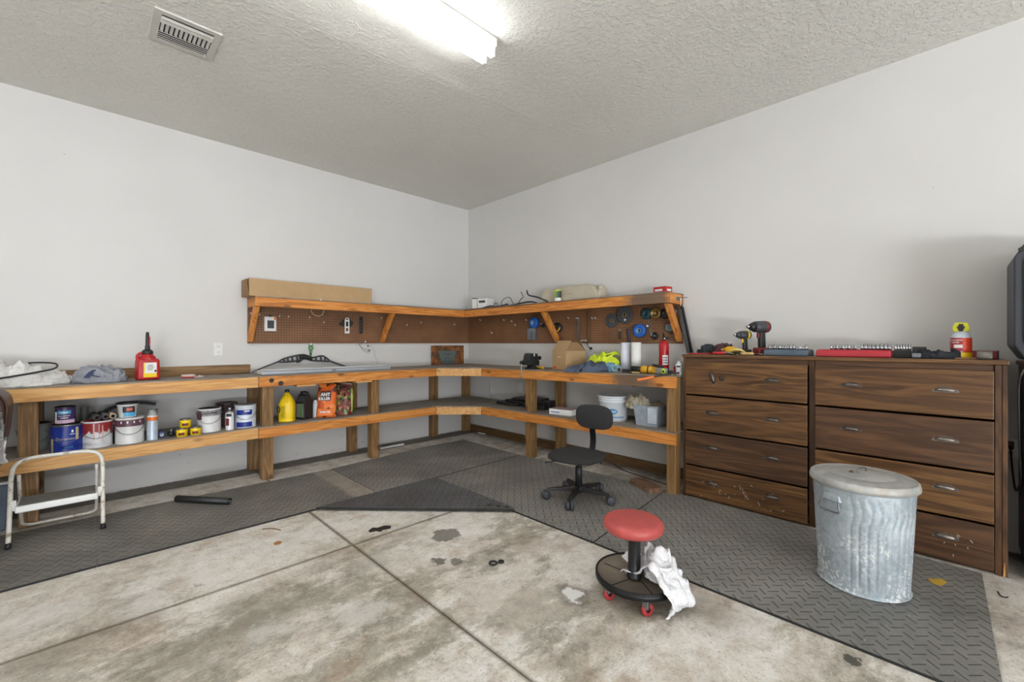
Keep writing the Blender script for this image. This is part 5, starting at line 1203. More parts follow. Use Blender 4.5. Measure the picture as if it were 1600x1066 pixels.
solo('crowbar', tube(B(), [(-.20, -1.315, UZ+.165), (-.205, -1.33, UZ+.125), (-.21, -1.37, UZ+.10), (-.22, -1.50, UZ+.07), (-.24, -1.66, UZ+.012)], .0085, 8, 6), plain('gun_steel', rgb(70, 74, 78), .4, .6), 'grey hooked steel bar leaning beside the beige casing', 'crowbar')
t = thing('beige_casing', 'large beige moulded plastic casing lying on the right wall shelf', 'casing', (-.13, -1.93, UZ), 0)
bm = B(); prof = [(-.36, 0), (-.37, .07), (-.345, .145), (-.17, .145), (-.14, .135), (-.11, .155), (.25, .155), (.30, .13), (.345, .075), (.36, .0)]
prism(bm, [(-a, b) for a, b in prof], -.105, .105, 'x')
bev(bm, .014, 4)
for f in bm.faces: f.smooth = True
obj('shell', bm, BEIG, t)
obj('rib', bbox(-.112, -.100, -.06, .15, .07, .082, .003), BEIG, t); obj('torn_edge', pile(B(), (0, -.345, 0), .08, .035, .10, 4, .6, 14.), BEIG, t); obj('dark_clip', bbox(-.02, .0, -.20, -.18, .150, .162, .003), DGR, t)
t = thing('small_can', 'small tin with a green and dark label in front of the beige casing', 'tin', (-.27, -1.83, UZ))
obj('body', lathe(B(), [(0, .001), (.036, .001), (.036, .112), (.030, .120), (0, .120)], (0, 0, 0), 24), plain('yellow_green_tin', rgb(190, 200, 70), .4), t)
a = fa(t); obj('label', arc_patch(B(), .0367, a-.1, a+1.2, .035, .105), DGR, t); obj('label', arc_patch(B(), .0367, a-.75, a-.1, .035, .10), GRN, t); obj('label_band', arc_patch(B(), .0367, a-1.2, a+1.2, .002, .034), WHT, t)
t = thing('red_box', 'small red and white box at the right end of the wall shelf', 'box', (-.16, -2.93, UZ), radians(-8)); obj('box', bbox(-.05, .05, -.062, .062, 0, .058, .003), RED, t); obj('print', bbox(-.0515, -.0503, -.03, .045, .018, .036, .0004, 1), WHT, t); obj('side_print', bbox(-.03, .03, -.0635, -.0623, .018, .036, .0004, 1), WHT, t)

# ------------------------------------------------------------------ right lower shelf
py = -1.30; pz = sz_(py)
t = thing('black_parts_pile', 'heap of black plastic trays and parts on the lower shelf by the post', 'pile', (-.19, py, pz))
for k, (x, y, sx, sy, z, h, a) in enumerate(((0, .22, .11, .17, 0, .035, .1), (0, .10, .10, .16, .036, .03, -.1), (.02, .02, .09, .14, .067, .028, .15), (0, -.20, .11, .17, 0, .055, -.05), (.01, -.16, .09, .10, .056, .05, .2), (.02, -.32, .08, .06, .0, .09, .1), (.0, -.05, .05, .05, .096, .05, .4))):
    bm = bev(box(B(), -sx, sx, -sy, sy, 0, h), .008, 2)
    xf(bm, Matrix.Translation((x, y, z)) @ Matrix.Rotation(a, 4, 'Z')); obj('tray', bm, BLK, t)
for k in range(5): obj('bracket', bev(prism(B(), [(-.03, 0), (.03, 0), (.03, .015), (-.012, .015), (-.016, .055), (-.03, .055)], -.20-k*.045, -.185-k*.045, 'y'), .002, 1), BLK, t)
t = thing('white_carton', 'flat white carton on the right lower shelf behind the office chair', 'box', (-.36, -1.985, sz_(-2)), radians(8)); obj('box', bbox(-.08, .08, -.13, .13, 0, .055, .002), WPAP, t); obj('top_print', bbox(-.07, .07, -.12, .12, .0552, .0562, .0003, 1), plain('rose_print', rgb(176, 150, 146)), t); obj('blue_print', bbox(-.0815, -.0803, .01, .11, .018, .032, .0003, 1), plain('pale_blue_print', rgb(130, 150, 190)), t); obj('black_end', bbox(-.08, .08, .1302, .138, 0, .05, .001, 1), BLK, t)
t = thing('plastic_bucket', 'white plastic bucket with a blue oval logo on the right lower shelf', 'bucket', (-.305, -2.52, sz_(-2.52)))
obj('body', lathe(B(), [(0, 0), (.122, 0), (.126, .004), (.134, .170), (.137, .172), (.137, .180), (.134, .182), (.134, .192), (.139, .194), (.139, .200), (.134, .202), (.134, .212), (.145, .214), (.145, .228), (.130, .230), (.126, .222), (0, .222)], (0, 0, 0), 44), plain('bucket_white', rgb(222, 226, 230), .4, 0, .03), t)
a = fa(t, -.10)
bm = B(); n = 26; c0 = bm.verts.new((0, 0, 0)); R_ = []
for i in range(n):
    b = 2*pi*i/n; R_.append(bm.verts.new((.052*cos(b), 0, .026*sin(b))))
for i in range(n): bm.faces.new((c0, R_[i], R_[(i+1) % n]))
bmesh.ops.subdivide_edges(bm, edges=list(bm.edges), cuts=2, use_grid_fill=True)
wrap(bm, .1325, a); xf(bm, Matrix.Translation((0, 0, .092))); lg = obj('oval_logo', bm, plain('logo_blue', rgb(66, 140, 196), .4), t)
bm = wrap(text_bm('Leslie\'s', .026, .0006), .1345, a); xf(bm, Matrix.Translation((0, 0, .092))); obj('lettering', bm, WHT, lg)
bm = arc_patch(B(), .1292, a-.85, a+.85, .038, .046); obj('blue_stripe', bm, plain('logo_blue', rgb(66, 140, 196), .4), t); bm = arc_patch(B(), .1286, a-.85, a+.85, .030, .033); obj('blue_stripe', bm, plain('logo_blue', rgb(66, 140, 196), .4), t)
t = thing('storage_bin', 'translucent grey bin stuffed with rags and gloves at the shelf right end', 'bin', (-.32, -2.905, sz_(-2.9)), 0)
bm = B(); b0 = [(-.10, -.105), (.10, -.105), (.10, .105), (-.10, .105)]; lo = [bm.verts.new((x*.86, y*.9, 0)) for x, y in b0]; hi = [bm.verts.new((x*1.08, y*1.08, .175)) for x, y in b0]; li = [bm.verts.new((x*1.05, y*1.05, .175)) for x, y in b0]; l2 = [bm.verts.new((x*.83, y*.87, .004)) for x, y in b0]
bm.faces.new(lo[::-1]); bm.faces.new(l2)
for i in range(4):
    j = (i+1) % 4; bm.faces.new((lo[i], lo[j], hi[j], hi[i])); bm.faces.new((hi[i], hi[j], li[j], li[i])); bm.faces.new((li[i], li[j], l2[j], l2[i]))
obj('bin', bm, plain('grey_translucent', rgb(156, 166, 176), .35, 0, .12, 24.), t)
obj('panel', bbox(-.1075, -.100, -.10, -.02, .03, .16, .002), plain('pale_panel', rgb(188, 198, 208), .4), t)
t2 = solo('work_glove', pile(B(), (-.34, -2.80, sz_(-2.8)+.135), .075, .115, .085, 9, .6, 12.), plain('dirty_cream_cloth', rgb(172, 162, 142), .9), 'dirty cream work gloves spilling out of the grey bin', 'gloves')
solo('rag', pile(B(), (-.31, -2.95, sz_(-2.9)+.135), .08, .07, .055, 12, .6, 14.), plain('brown_rag', rgb(126, 108, 92), .9), 'brown rag on top of the grey bin beside the post', 'cloth')
solo('dark_block', bbox(-.16, -.10, -2.80, -2.70, sz_(-2.75), sz_(-2.75)+.09, .004), BLK, 'black block between the white bucket and the grey bin', 'block')

# ================================================================== ON THE DRESSER
QZ = DZ+.0005
t = thing('work_gloves', 'dark green and maroon work gloves heaped at the left end of the dresser', 'gloves', (-.235, -3.40, QZ))
obj('glove', pile(B(), (.02, .055, 0), .06, .085, .060, 5, .6, 16.), plain('dark_teal_cloth', rgb(40, 50, 54), .8), t); obj('glove', pile(B(), (.0, -.07, 0), .06, .085, .062, 7, .6, 16.), plain('maroon_cloth', rgb(86, 50, 58), .8), t)
t = thing('file_folder', 'flat red plastic strip lying at the left front edge of the dresser', 'strip', (-.33, -3.32, QZ)); obj('strip', bbox(-.03, .03, -.085, .075, 0, .010, .003), RED, t)
t = thing('yellow_tool', 'bright yellow tool lying between the gloves and the drills', 'tool', (-.27, -3.535, QZ), radians(95))
obj('body', blob(B(), (0, 0, .032), (.058, .028, .030), 16, 3, .25), plain('bright_yellow', rgb(246, 184, 30), .4), t); obj('nose', cone(B(), (.05, 0, .03), (.085, 0, .03), .020, .010, 14), plain('bright_yellow', rgb(246, 184, 30), .4), t); obj('button', blob(B(), (-.01, -.024, .048), (.012, .006, .006), 10), BLK, t); obj('chuck', blob(B(), (.03, .0, .068), (.016, .014, .012), 12), BLK, t)
def sdriver(x, y, a, col, label):
    t = thing('screwdriver', label, 'screwdriver', (x, y, QZ), a)
    obj('handle', lathe(B(), [(0, 0), (.010, .001), (.012, .02), (.010, .05), (.012, .075), (.006, .09), (0, .09)], (0, 0, .0125), 14, (1, 0, 0)), col, t); obj('shaft', cone(B(), (.09, 0, .0125), (.15, 0, .010), .003, .003, 8), STL, t); return t
sdriver(-.385, -3.44, radians(-85), RED, 'red handled screwdriver at the dresser front edge')
sdriver(-.39, -3.64, radians(-95), TAN, 'tan handled screwdriver lying before the black and red drill')
t = thing('pliers', 'pliers with pale yellow curved handles beside the drills', 'pliers', (-.33, -3.60, QZ)); obj('handle', tube(B(), [(.0, .05, .012), (-.03, .03, .034), (-.03, -.02, .040), (0, -.05, .02)], .008, 8), plain('pale_yellow_grip', rgb(226, 200, 120), .5), t); obj('handle', tube(B(), [(.03, .05, .012), (.0, .02, .018), (.01, -.05, .012)], .008, 8), plain('dark_green_grip', rgb(70, 84, 40), .5), t); obj('jaw', bbox(.0, .03, .05, .10, .004, .020, .004), STL, t)
def drill(x, y, s, rz, head, acc, batt, label, chuck):
    t = thing('cordless_drill', label, 'drill', (x, y, QZ), rz)
    # local: nose towards -x, battery foot on the top
    bm = bev(box(B(), -.050*s, .062*s, -.036*s, .036*s, 0, .055*s), .012*s, 3); obj('battery', bm, batt, t)
    bm = hexa(B(), [(-.020*s, -.016*s, .054*s), (.030*s, -.016*s, .054*s), (.030*s, .016*s, .054*s), (-.020*s, .016*s, .054*s), (-.022*s, -.018*s, .175*s), (.022*s, -.018*s, .175*s), (.022*s, .018*s, .175*s), (-.022*s, .018*s, .175*s)])
    obj('grip', bev(bm, .008*s, 3), BLK, t)
    obj('trigger', bev(box(B(), -.036*s, -.020*s, -.009*s, .009*s, .125*s, .165*s), .004*s, 2), acc, t)
    bm = lathe(B(), [(0, 0), (.030*s, .0), (.042*s, .012*s), (.044*s, .07*s), (.040*s, .12*s), (.026*s, .135*s), (0, .135*s)], (.060*s, 0, .207*s), 24, (-1, 0, 0)); obj('motor_housing', bm, head, t)
    obj('nose_cone', lathe(B(), [(0, 0), (.036*s, 0), (.024*s, .028*s), (.016*s, .034*s), (0, .034*s)], (-.070*s, 0, .207*s), 24, (-1, 0, 0)), chuck, t)
    obj('anvil', lathe(B(), [(0, 0), (.012*s, 0), (.012*s, .024*s), (.005*s, .025*s), (0, .02*s)], (-.103*s, 0, .207*s), 16, (-1, 0, 0)), CHR, t)
    obj('accent', lathe(B(), [(.0442*s, .028*s), (.0455*s, .03*s), (.0455*s, .046*s), (.0442*s, .048*s)], (.060*s, 0, .207*s), 24, (-1, 0, 0)), acc, t)
    return t
drill(-.25, -3.625, .72, radians(-32), DGR, YEL, plain('olive_black', rgb(50, 48, 36), .5), 'small black and yellow impact driver standing on its battery', DGR)
drill(-.24, -3.735, 1.0, radians(-30), DGR, plain('dark_red_plastic', rgb(120, 34, 36), .4), plain('dark_red_plastic', rgb(120, 34, 36), .4), 'large black and red impact wrench standing on its battery', BLK)
solo('battery_pack', bev(box(B(), -.30, -.24, -3.66, -3.60, QZ, QZ+.04), .008, 2), plain('maroon_plastic', rgb(110, 40, 50), .5), 'maroon battery lying behind the small impact driver', 'battery') if False else None
# socket trays
def tray(y0, y1, x0, x1, h, mat, name, label):
    t = thing(name, label, 'tray', ((x0+x1)/2, (y0+y1)/2, QZ)); w, d = (x1-x0)/2, (y1-y0)/2
    bm = B(); lo = [(-w, -d), (w, -d), (w, d), (-w, d)]
    hexa(bm, [(a*1, b*1, 0) for a, b in lo]+[(a*.94, b*.975, h) for a, b in lo]); obj('tray', bev(bm, .007, 3), mat, t)
    obj('recess', bbox(-w*.86, w*.86, -d*.93, d*.93, h+.0002, h+.002, .001, 1), plain(name+'_inner', tuple([c*.6 for c in mat.node_tree.nodes['Color Ramp'].color_ramp.elements[1].color[:3]]+[1]), .5), t) if 'Color Ramp' in mat.node_tree.nodes else None
    return t
tray(-4.045, -3.775, -.35, -.15, .042, TRAYB, 'socket_tray', 'blue grey socket tray on the dresser, left of the red one')
tray(-4.465, -4.085, -.35, -.15, .044, TRAYR, 'red_socket_tray', 'red socket tray in the middle of the dresser top')
rr = random.Random(11)
def socket(x, y, z, r, h, label, group):
    t = thing('socket', label, 'socket', (x, y, z), 0, group)
    obj('body', lathe(B(), [(0, 0), (r, 0), (r, h*.35), (r*.84, h*.42), (r*.84, h), (r*.55, h), (r*.5, h*.7), (0, h*.7)], (0, 0, 0), 14), CHR, t); return t
ORD = 'first second third fourth fifth sixth seventh eighth ninth tenth eleventh twelfth thirteenth fourteenth fifteenth sixteenth'.split()
def sock_row(n, place, group, x, y, dy, z, h, k0, k1, zig=0.):
    """one built socket, the rest copied; counted from the left end of its row"""
    s0 = None
    for k in range(n):
        lab = ORD[k]+' chrome socket from the left '+place
        if s0 is None: s0 = c = socket(x, y, z, .0072, h, lab, group)
        else: c = copy_tree(s0); c.location = (x+zig*(k % 2), y-k*dy, z); c['label'] = lab
        q = rr.uniform(k0, k1); c.scale = (q, q, q)
G1 = 'sockets standing in the blue grey tray'; G2 = 'sockets standing in the red tray'
z1_ = QZ+.0445; z2_ = QZ+.0465
sock_row(10, 'in the tall left cluster of the blue grey tray', G1, -.28, -3.800, .0165, z1_, .030, .95, 1.25, .012)
sock_row(4, 'in the sparse right cluster of the blue grey tray', G1, -.28, -3.974, .0165, z1_, .030, .75, 1.2)
sock_row(13, 'in the low back row of the blue grey tray', G1, -.20, -3.800, .018, z1_, .030, .5, .8)
sock_row(9, 'in the left cluster of the red tray', G2, -.27, -4.160, .0158, z2_, .036, .85, 1.05, .014)
sock_row(15, 'in the dense right cluster of the red tray', G2, -.26, -4.318, .0096, z2_, .036, .95, 1.1, .010)
sock_row(6, 'in the back row of the red tray', G2, -.20, -4.335, .022, z2_, .036, .95, 1.05)
t = thing('socket_rail', 'black rail of tall chrome sockets right of the red tray', 'rail', (-.27, -4.510, QZ)); obj('rail', bbox(-.02, .02, -.040, .040, 0, .046, .004), BLK, t)
sock_row(6, 'on the black rail right of the red tray', 'tall sockets on the black rail', -.28, -4.480, .0125, QZ+.047, .036, 1, 1)
t = thing('tool_bag', 'flat black nylon tool pouch lying on the dresser right of the sockets', 'bag', (-.27, -4.655, QZ))
obj('pouch', pile(B(), (-.02, 0, 0), .075, .105, .042, 6, .5, 14., 0, 70, 20, .45), plain('black_nylon', rgb(34, 38, 44), .75), t); obj('flap', pile(B(), (-.01, -.085, 0), .04, .03, .06, 8, .5, 18.), plain('black_nylon', rgb(34, 38, 44), .75), t)
obj('buckle', bbox(-.09, -.06, .06, .10, .004, .03, .005), GRY, t)
t = thing('small_box', 'small square black box behind the black pouch', 'box', (-.16, -4.580, QZ)); obj('box', bbox(-.025, .025, -.031, .031, 0, .066, .003), plain('charcoal', rgb(58, 58, 58), .6), t)
# foam bottle
t = thing('aerosol_bottle', 'red and yellow labelled squeeze bottle with a yellow cap on the dresser', 'bottle', (-.27, -4.755, QZ))
obj('body', lathe(B(), [(0, 0), (.040, 0), (.043, .006), (.043, .115), (.036, .140), (.020, .155), (0, .155)], (0, 0, 0), 32), plain('white_blue_plastic', rgb(206, 216, 226), .4), t)
a = fa(t); obj('label', arc_patch(B(), .0436, a+.15, a+1.7, .020, .118), plain('orange_red_label', rgb(214, 66, 36), .4), t); lb = obj('label', arc_patch(B(), .0436, a-1.6, a+.15, .045, .118), plain('crimson_label', rgb(178, 54, 60), .4), t)
obj('label_band', arc_patch(B(), .0440, a-1.5, a+1.5, .008, .036), YEL, t); obj('white_panel', arc_patch(B(), .0442, a-.7, a+.15, .062, .080), WPAP, lb)
for k in range(2): words(lb, .0445, a-.55, ('MULTI-SURFACE', 'CLEANER')[k], .0085, .105-k*.013, WPAP)
obj('cap', bev(prism(B(), [(-.030, .152), (.030, .152), (.036, .175), (.024, .204), (-.024, .204), (-.036, .175)], -.012, .012, 'x'), .005, 2), plain('clear_yellow', rgb(232, 228, 60), .3), t)
obj('nozzle', bev(prism(B(), [(-.006, .155), (.006, .155), (.012, .17), (.016, .182), (.009, .184), (.009, .196), (-.009, .196), (-.009, .184), (-.016, .182), (-.012, .17)], -.020, -.0125, 'x'), .001, 1), BLK, t)
t = thing('red_case', 'dark red flat tool case behind the grey tape roll', 'case', (-.20, -4.835, QZ)); obj('case', bbox(-.05, .05, -.060, .06, 0, .046, .006), plain('dark_red_case', rgb(140, 36, 44), .45), t); obj('edge', bbox(-.052, -.048, -.064, -.056, 0, .048, .002), BLK, t)
t = thing('grey_tape_roll', 'worn grey tape roll at the right end of the dresser', 'tape', (-.36, -4.842, QZ+.001)); obj('roll', lathe(B(), [(0, -.028), (.022, -.028), (.0225, .028), (0, .028)], (0, 0, .0225), 24, (.1, 1, 0)), plain('worn_grey', rgb(138, 132, 122), .8, 0, .2, 30.), t); obj('core', lathe(B(), [(0, -.0295), (.010, -.0295), (.010, -.0285), (0, -.0285)], (0, 0, .0225), 18, (.1, 1, 0)), CARDD, t)
t = thing('wooden_stick', 'flat brown stick lying under the bottle on the dresser', 'stick', (-.33, -4.76, QZ)); obj('stick', bbox(-.012, .012, -.07, .05, 0, .010, .002), CARDD, t)

# ================================================================== FLOOR THINGS
# black office chair
ch = thing('office_chair', 'black armless swivel office chair on five castors by the right bench', 'chair', (-1.10, -2.715, .0125))
cx_, cy_ = 0, 0
pts5 = [(-1.275, -2.535), (-1.305, -2.790), (-1.050, -2.925), (-.850, -2.745), (-.965, -2.500)]
obj('hub', lathe(B(), [(0, .055), (.034, .055), (.038, .08), (.030, .105), (0, .105)], (0, 0, 0), 24), BLK, ch)
for x, y in pts5:
    dx, dy = x+1.10, y+2.715; L = math.hypot(dx, dy); a = math.atan2(dy, dx)
    L = .24
    bm = hexa(B(), [(.02, -.023, .062), (L, -.015, .060), (L, .015, .060), (.02, .023, .062), (.02, -.019, .102), (L, -.012, .080), (L, .012, .080), (.02, .019, .102)])
    xf(bev(bm, .004, 2), Matrix.Rotation(a, 4, 'Z')); sp = obj('base_arm', bm, BLK, ch)
    bm = B(); w = Matrix.Translation((L*cos(a), L*sin(a), 0)) @ Matrix.Rotation(a+.6, 4, 'Z')
    for s in (-1, 1): lathe(bm, [(0, s*.003), (.024, s*.003), (.032, s*.010), (.032, s*.022), (.024, s*.028), (0, s*.028)], (.012, 0, .032), 18, (0, 1, 0))
    bmesh.ops.recalc_face_normals(bm, faces=list(bm.faces)); xf(bm, w); obj('castor', bm, plain('castor_grey', rgb(66, 68, 76), .5), ch)
obj('gas_column', lathe(B(), [(0, .10), (.027, .10), (.026, .245), (.020, .250), (0, .25)], (0, 0, 0), 24), BLK, ch)
obj('piston', cone(B(), (0, 0, .248), (0, 0, .315), .014, .014, 16), plain('rusty_chrome', rgb(130, 96, 78), .4, .6), ch)
# seat faces the camera's left
rt_ = (sin(radians(45.5)), -cos(radians(45.5))); fw_ = (cos(radians(45.5)), sin(radians(45.5)))
th = radians(35); f_ = Vector((-fw_[0]*cos(th)-rt_[0]*sin(th), -fw_[1]*cos(th)-rt_[1]*sin(th), 0)).normalized()      # forward
ang = math.atan2(f_.y, f_.x)
def cushion(w, d, h, dome, n=44, p=2.7, taper=0.):
    bm = B(); rows = []
    for k, (zz, s) in enumerate(((0, .90), (.004, .97), (h*.35, 1.0), (h*.7, .985), (h*.92, .94), (h, .86), (h+dome*.6, .6), (h+dome, .3), (h+dome*1.08, 0.))):
        if s == 0: rows.append([bm.verts.new((0, 0, zz))]); continue
        r = []
        for i in range(n):
            a = 2*pi*i/n; c, s_ = cos(a), sin(a); k_ = (abs(c)**p+abs(s_)**p)**(-1/p)
            x = c*k_*w*s; y = s_*k_*d*s*(1-taper*x/w); r.append(bm.verts.new((x, y, zz)))
        rows.append(r)
    for a, b in zip(rows, rows[1:]):
        for i in range(n):
            j = (i+1) % n
            f = bm.faces.new((a[i], a[j], b[0])) if len(b) == 1 else bm.faces.new((a[i], a[j], b[j], b[i])); f.smooth = True
    bm.faces.new(rows[0][::-1]); return bm
RS = Matrix.Rotation(ang, 4, 'Z')
st = cushion(.205, .205, .038, .010, taper=-.0)
xf(st, Matrix.Translation((-.03, -.01, .322)) @ RS @ Matrix.Translation((.01, 0, 0))); obj('seat', st, M['black_fabric'], ch)
pn = bbox(-.12, .12, -.10, .10, .300, .3215, .006); xf(pn, Matrix.Translation((-.03, -.01, 0)) @ RS); obj('seat_pan', pn, BLK, ch)
bk = cushion(.098, .158, .030, .012, p=3.2)    # x = height, y = width
xf(bk, Matrix.Translation((-.015, -.045, .604)) @ RS @ Matrix.Translation((-.225, 0, 0)) @ Matrix.Rotation(radians(-90+6), 4, 'Y') @ Matrix.Rotation(pi, 4, 'Z') @ Matrix.Rotation(0, 4, 'Z') @ Matrix.Translation((0, 0, -.0)) @ Matrix.Rotation(pi, 4, 'X')); obj('backrest', bk, M['black_fabric'], ch)
bm = B()
q = [(-.10, .300), (-.22, .302), (-.262, .320), (-.285, .40), (-.270, .50), (-.252, .58)]
for s in (0,):
    pr = smooth_pts([(x, 0, z) for x, z in q], 6); A = []
    for i, p in enumerate(pr):
        d = (pr[min(i+1, len(pr)-1)]-pr[max(i-1, 0)]).normalized(); nn = Vector((d.z, 0, -d.x))*.004
        A.append([bm.verts.new(p+nn+Vector((0, -.024, 0))), bm.verts.new(p+nn+Vector((0, .024, 0))), bm.verts.new(p-nn+Vector((0, .024, 0))), bm.verts.new(p-nn+Vector((0, -.024, 0)))])
    for a, b in zip(A, A[1:]):
        for j in range(4): bm.faces.new((a[j], a[(j+1) % 4], b[(j+1) % 4], b[j]))
    bm.faces.new(A[0]); bm.faces.new(A[-1][::-1])
bmesh.ops.recalc_face_normals(bm, faces=list(bm.faces)); xf(bm, Matrix.Translation((-.03, -.01, 0)) @ RS); obj('back_support', bm, BLKM, ch)
bm = tube(B(), [(.02, .08, .305), (.05, .17, .298), (.06, .235, .285)], .006, 8); xf(bm, Matrix.Translation((-.03, -.01, 0)) @ RS); 
bm.free(); bm = tube(B(), [(-.10, .06, .305), (-.17, .13, .290), (-.20, .165, .283)], .006, 8); obj('lever', bm, BLK, ch)
bm = tube(B(), [(.10, -.12, .305), (.11, -.13, .27)], .006, 8, 1); obj('knob', bm, BLK, ch)

# red mechanic stool
SX, SY = -1.915, -3.655
sl = thing('mechanic_stool', 'rolling mechanic stool with a round red vinyl seat and tray base', 'stool', (SX, SY, 0))
obj('seat', lathe(B(), [(0, .318), (.128, .318), (.136, .326), (.140, .340), (.138, .356), (.128, .367), (.110, .371), (0, .374)], (-.015, 0, 0), 48), REDS, sl)
obj('seat_plate', lathe(B(), [(0, .308), (.07, .308), (.075, .3178), (0, .3178)], (-.015, 0, 0), 28), BLKM, sl)
obj('column', lathe(B(), [(0, .088), (.034, .088), (.036, .094), (.029, .100), (.029, .275), (.031, .278), (.031, .292), (.024, .296), (0, .296)], (-.005, 0, 0), 28), BLK, sl)
obj('piston', cone(B(), (-.01, 0, .295), (-.012, 0, .309), .012, .012, 14), CHR, sl)
obj('tray', lathe(B(), [(0, .080), (.186, .080), (.188, .100), (.192, .102), (.194, .098), (.192, .074), (0, .074)], (.02, 0, 0), 56), plain('dusty_black_tray', rgb(132, 122, 108), .6, .2, .2, 8.), sl)
obj('tray_rim', torus(B(), (.02, 0, .101), .191, .0045, (0, 0, 1), 56, 8), BLKM, sl); obj('rim_band', lathe(B(), [(.1945, .072), (.1965, .074), (.1965, .1), (.1945, .1)], (.02, 0, 0), 56), BLKM, sl)
for k in range(5): obj('spoke_rib', (lambda b_: xf(b_, Matrix.Translation((.02, 0, 0)) @ Matrix.Rotation(2*pi*k/5+.35, 4, 'Z')))(bbox(.035, .180, -.0025, .0025, .0802, .0825, .001, 1)), BLKM, sl)
for x, y in ((-2.035, -3.590), (-2.020, -3.775), (-1.775, -3.80), (-1.735, -3.60), (-1.87, -3.50)):
    cs = obj('castor_fork', (lambda b_: xf(b_, Matrix.Translation((x-SX, y-SY, 0))))(bev(prism(B(), [(-.012, .034), (.018, .072), (-.02, .073), (-.024, .04)], -.015, .015, 'y'), .002, 1)), STL, sl)
    bm = lathe(B(), [(.008, -.010), (.026, -.010), (.030, -.006), (.030, .006), (.026, .010), (.008, .010), (.008, -.010)], (x-SX, y-SY, .030), 24, (.45, .9, 0)); obj('wheel', bm, REDW, cs)
    bm = lathe(B(), [(0, -.0115), (.011, -.0115), (.011, .0115), (0, .0115)], (x-SX, y-SY, .030), 18, (.45, .9, 0)); obj('wheel_hub', bm, BLKM, cs)
# white rag over the tray
rg = thing('rag', 'dirty white rag draped over the stool tray and hanging to the floor', 'rag', (-1.88, -3.76, .01))
wobj('cloth', sheet(B(), [(-1.872, -3.610, .112), (-1.872, -3.670, .150), (-1.885, -3.740, .180), (-1.902, -3.812, .172), (-1.918, -3.872, .130), (-1.928, -3.892, .070), (-1.934, -3.890, .022)], .165, (.98, -.12, .05), .003, .019, 19., 3, 50, 22), M['rag'], rg)
wobj('cloth_fold', pile(B(), (-1.850, -3.745, .1035), .085, .070, .100, 31, .75, 11., .4), M['rag'], rg)
wobj('cloth_fold', sheet(B(), [(-1.860, -3.575, .115), (-1.835, -3.60, .145), (-1.81, -3.64, .135), (-1.79, -3.69, .115)], .075, (.3, .9, .2), .003, .012, 17., 9, 40, 12), M['rag'], rg)

# trash can
TX, TY = -1.025, -4.405
tc = thing('trash_can', 'dented galvanised metal trash can with lid in front of the dresser', 'trash can', (TX, TY, .0125))
bm = B(); n = 240; zz = [0, .006, .016, .020, .026, .06, .12, .2, .26, .31, .335, .352, .370, .385, .400, .415, .435, .455, .470, .478, .488, .500, .512]
rows = []
af = facing(TX, TY)
for z in zz:
    r0 = .178+(.203-.178)*z/.512; row = []
    for i in range(n):
        a = 2*pi*i/n; r = r0
        if z <= .016: r = r0+.005*sin(pi*z/.016)
        k = 0
        if .022 < z < .475:
            # chevron swage: flutes run straight, slant across the waist band, straight again
            sh = 0 if z < .335 else (min(1, (z-.335)/.065)*1. if z < .40 else 1-min(1, (z-.40)/.055)*.9)
            w_ = sin(36*(a-sh*.11)); e = min(1, (z-.022)/.03)*min(1, (.475-z)/.02)
            # plain panel round the handle, dented flat
            da = (a-(af-.62)+pi) % (2*pi)-pi
            pan = 1-max(0, 1-(abs(da)/.42)**4)*1. if abs(da) < .42 else 1
            k = -max(0, w_-.30)*.0080*e*pan
            if .392 < z < .408: k = -.001
        dent = -.010*math.exp(-((((a-(af-.30)+pi) % (2*pi)-pi)/.45)**2+((z-.24)/.09)**2))
        row.append(bm.verts.new(((r+k+dent)*cos(a), (r+k+dent)*sin(a), z)))
    rows.append(row)
for a, b in zip(rows, rows[1:]):
    for i in range(n): bm.faces.new((a[i], a[(i+1) % n], b[(i+1) % n], b[i])).smooth = True
bm.faces.new(rows[0][::-1]); obj('body', bm, M['galv'], tc)
obj('rim_bead', torus(B(), (0, 0, .496), .2055, .0055, (0, 0, 1), 72, 8), M['galv'], tc); obj('foot_bead', torus(B(), (0, 0, .008), .180, .006, (0, 0, 1), 72, 8), M['galv'], tc)
lid = obj('lid', lathe(B(), [(.212, .496), (.217, .500), (.2175, .512), (.213, .530), (.208, .535), (.202, .534), (.196, .530), (.190, .532), (.140, .542), (.134, .539), (.128, .543), (.06, .550), (0, .551)], (0, 0, 0), 80), M['galvlid'], tc)
obj('lid_handle', tube(B(), [(-.030, .012, .551), (-.024, .010, .565), (.0, 0, .572), (.024, -.010, .565), (.030, -.012, .551)], .0035, 8), STL, lid)
obj('lid_bracket', bbox(-.052, -.030, .030, .046, .5495, .556, .002, 1), plain('rusty_bit', rgb(96, 72, 56), .7), lid)
for s in (1,):
    ha = af-.62; bx = .1975
    hp = [(bx, -.040, .452), (bx, .040, .452), (bx, .046, .438), (bx, -.046, .438)]
    bm = hexa(B(), [(bx-.002, -.048, .430), (bx+.010, -.044, .428), (bx+.010, .044, .428), (bx-.002, .048, .430), (bx, -.038, .458), (bx+.007, -.036, .456), (bx+.007, .036, .456), (bx, .038, .458)])
    bev(bm, .003, 2); xf(bm, Matrix.Rotation(ha, 4, 'Z')); bk_ = obj('handle_bracket', bm, M['galv'], tc)
    bm = tube(B(), [(bx+.008, -.038, .432), (bx+.016, -.044, .412), (bx+.018, -.048, .388), (bx+.018, -.030, .381), (bx+.018, .030, .381), (bx+.018, .048, .388), (bx+.016, .044, .412), (bx+.008, .038, .432)], .0042, 8, 4); xf(bm, Matrix.Rotation(ha, 4, 'Z')); obj('handle', bm, STL, bk_)
    bm2 = bmesh.new(); bm2.from_mesh(bk_.data); xf(bm2, Matrix.Rotation(pi, 4, 'Z')); b3 = obj('handle_bracket', bm2, M['galv'], tc)

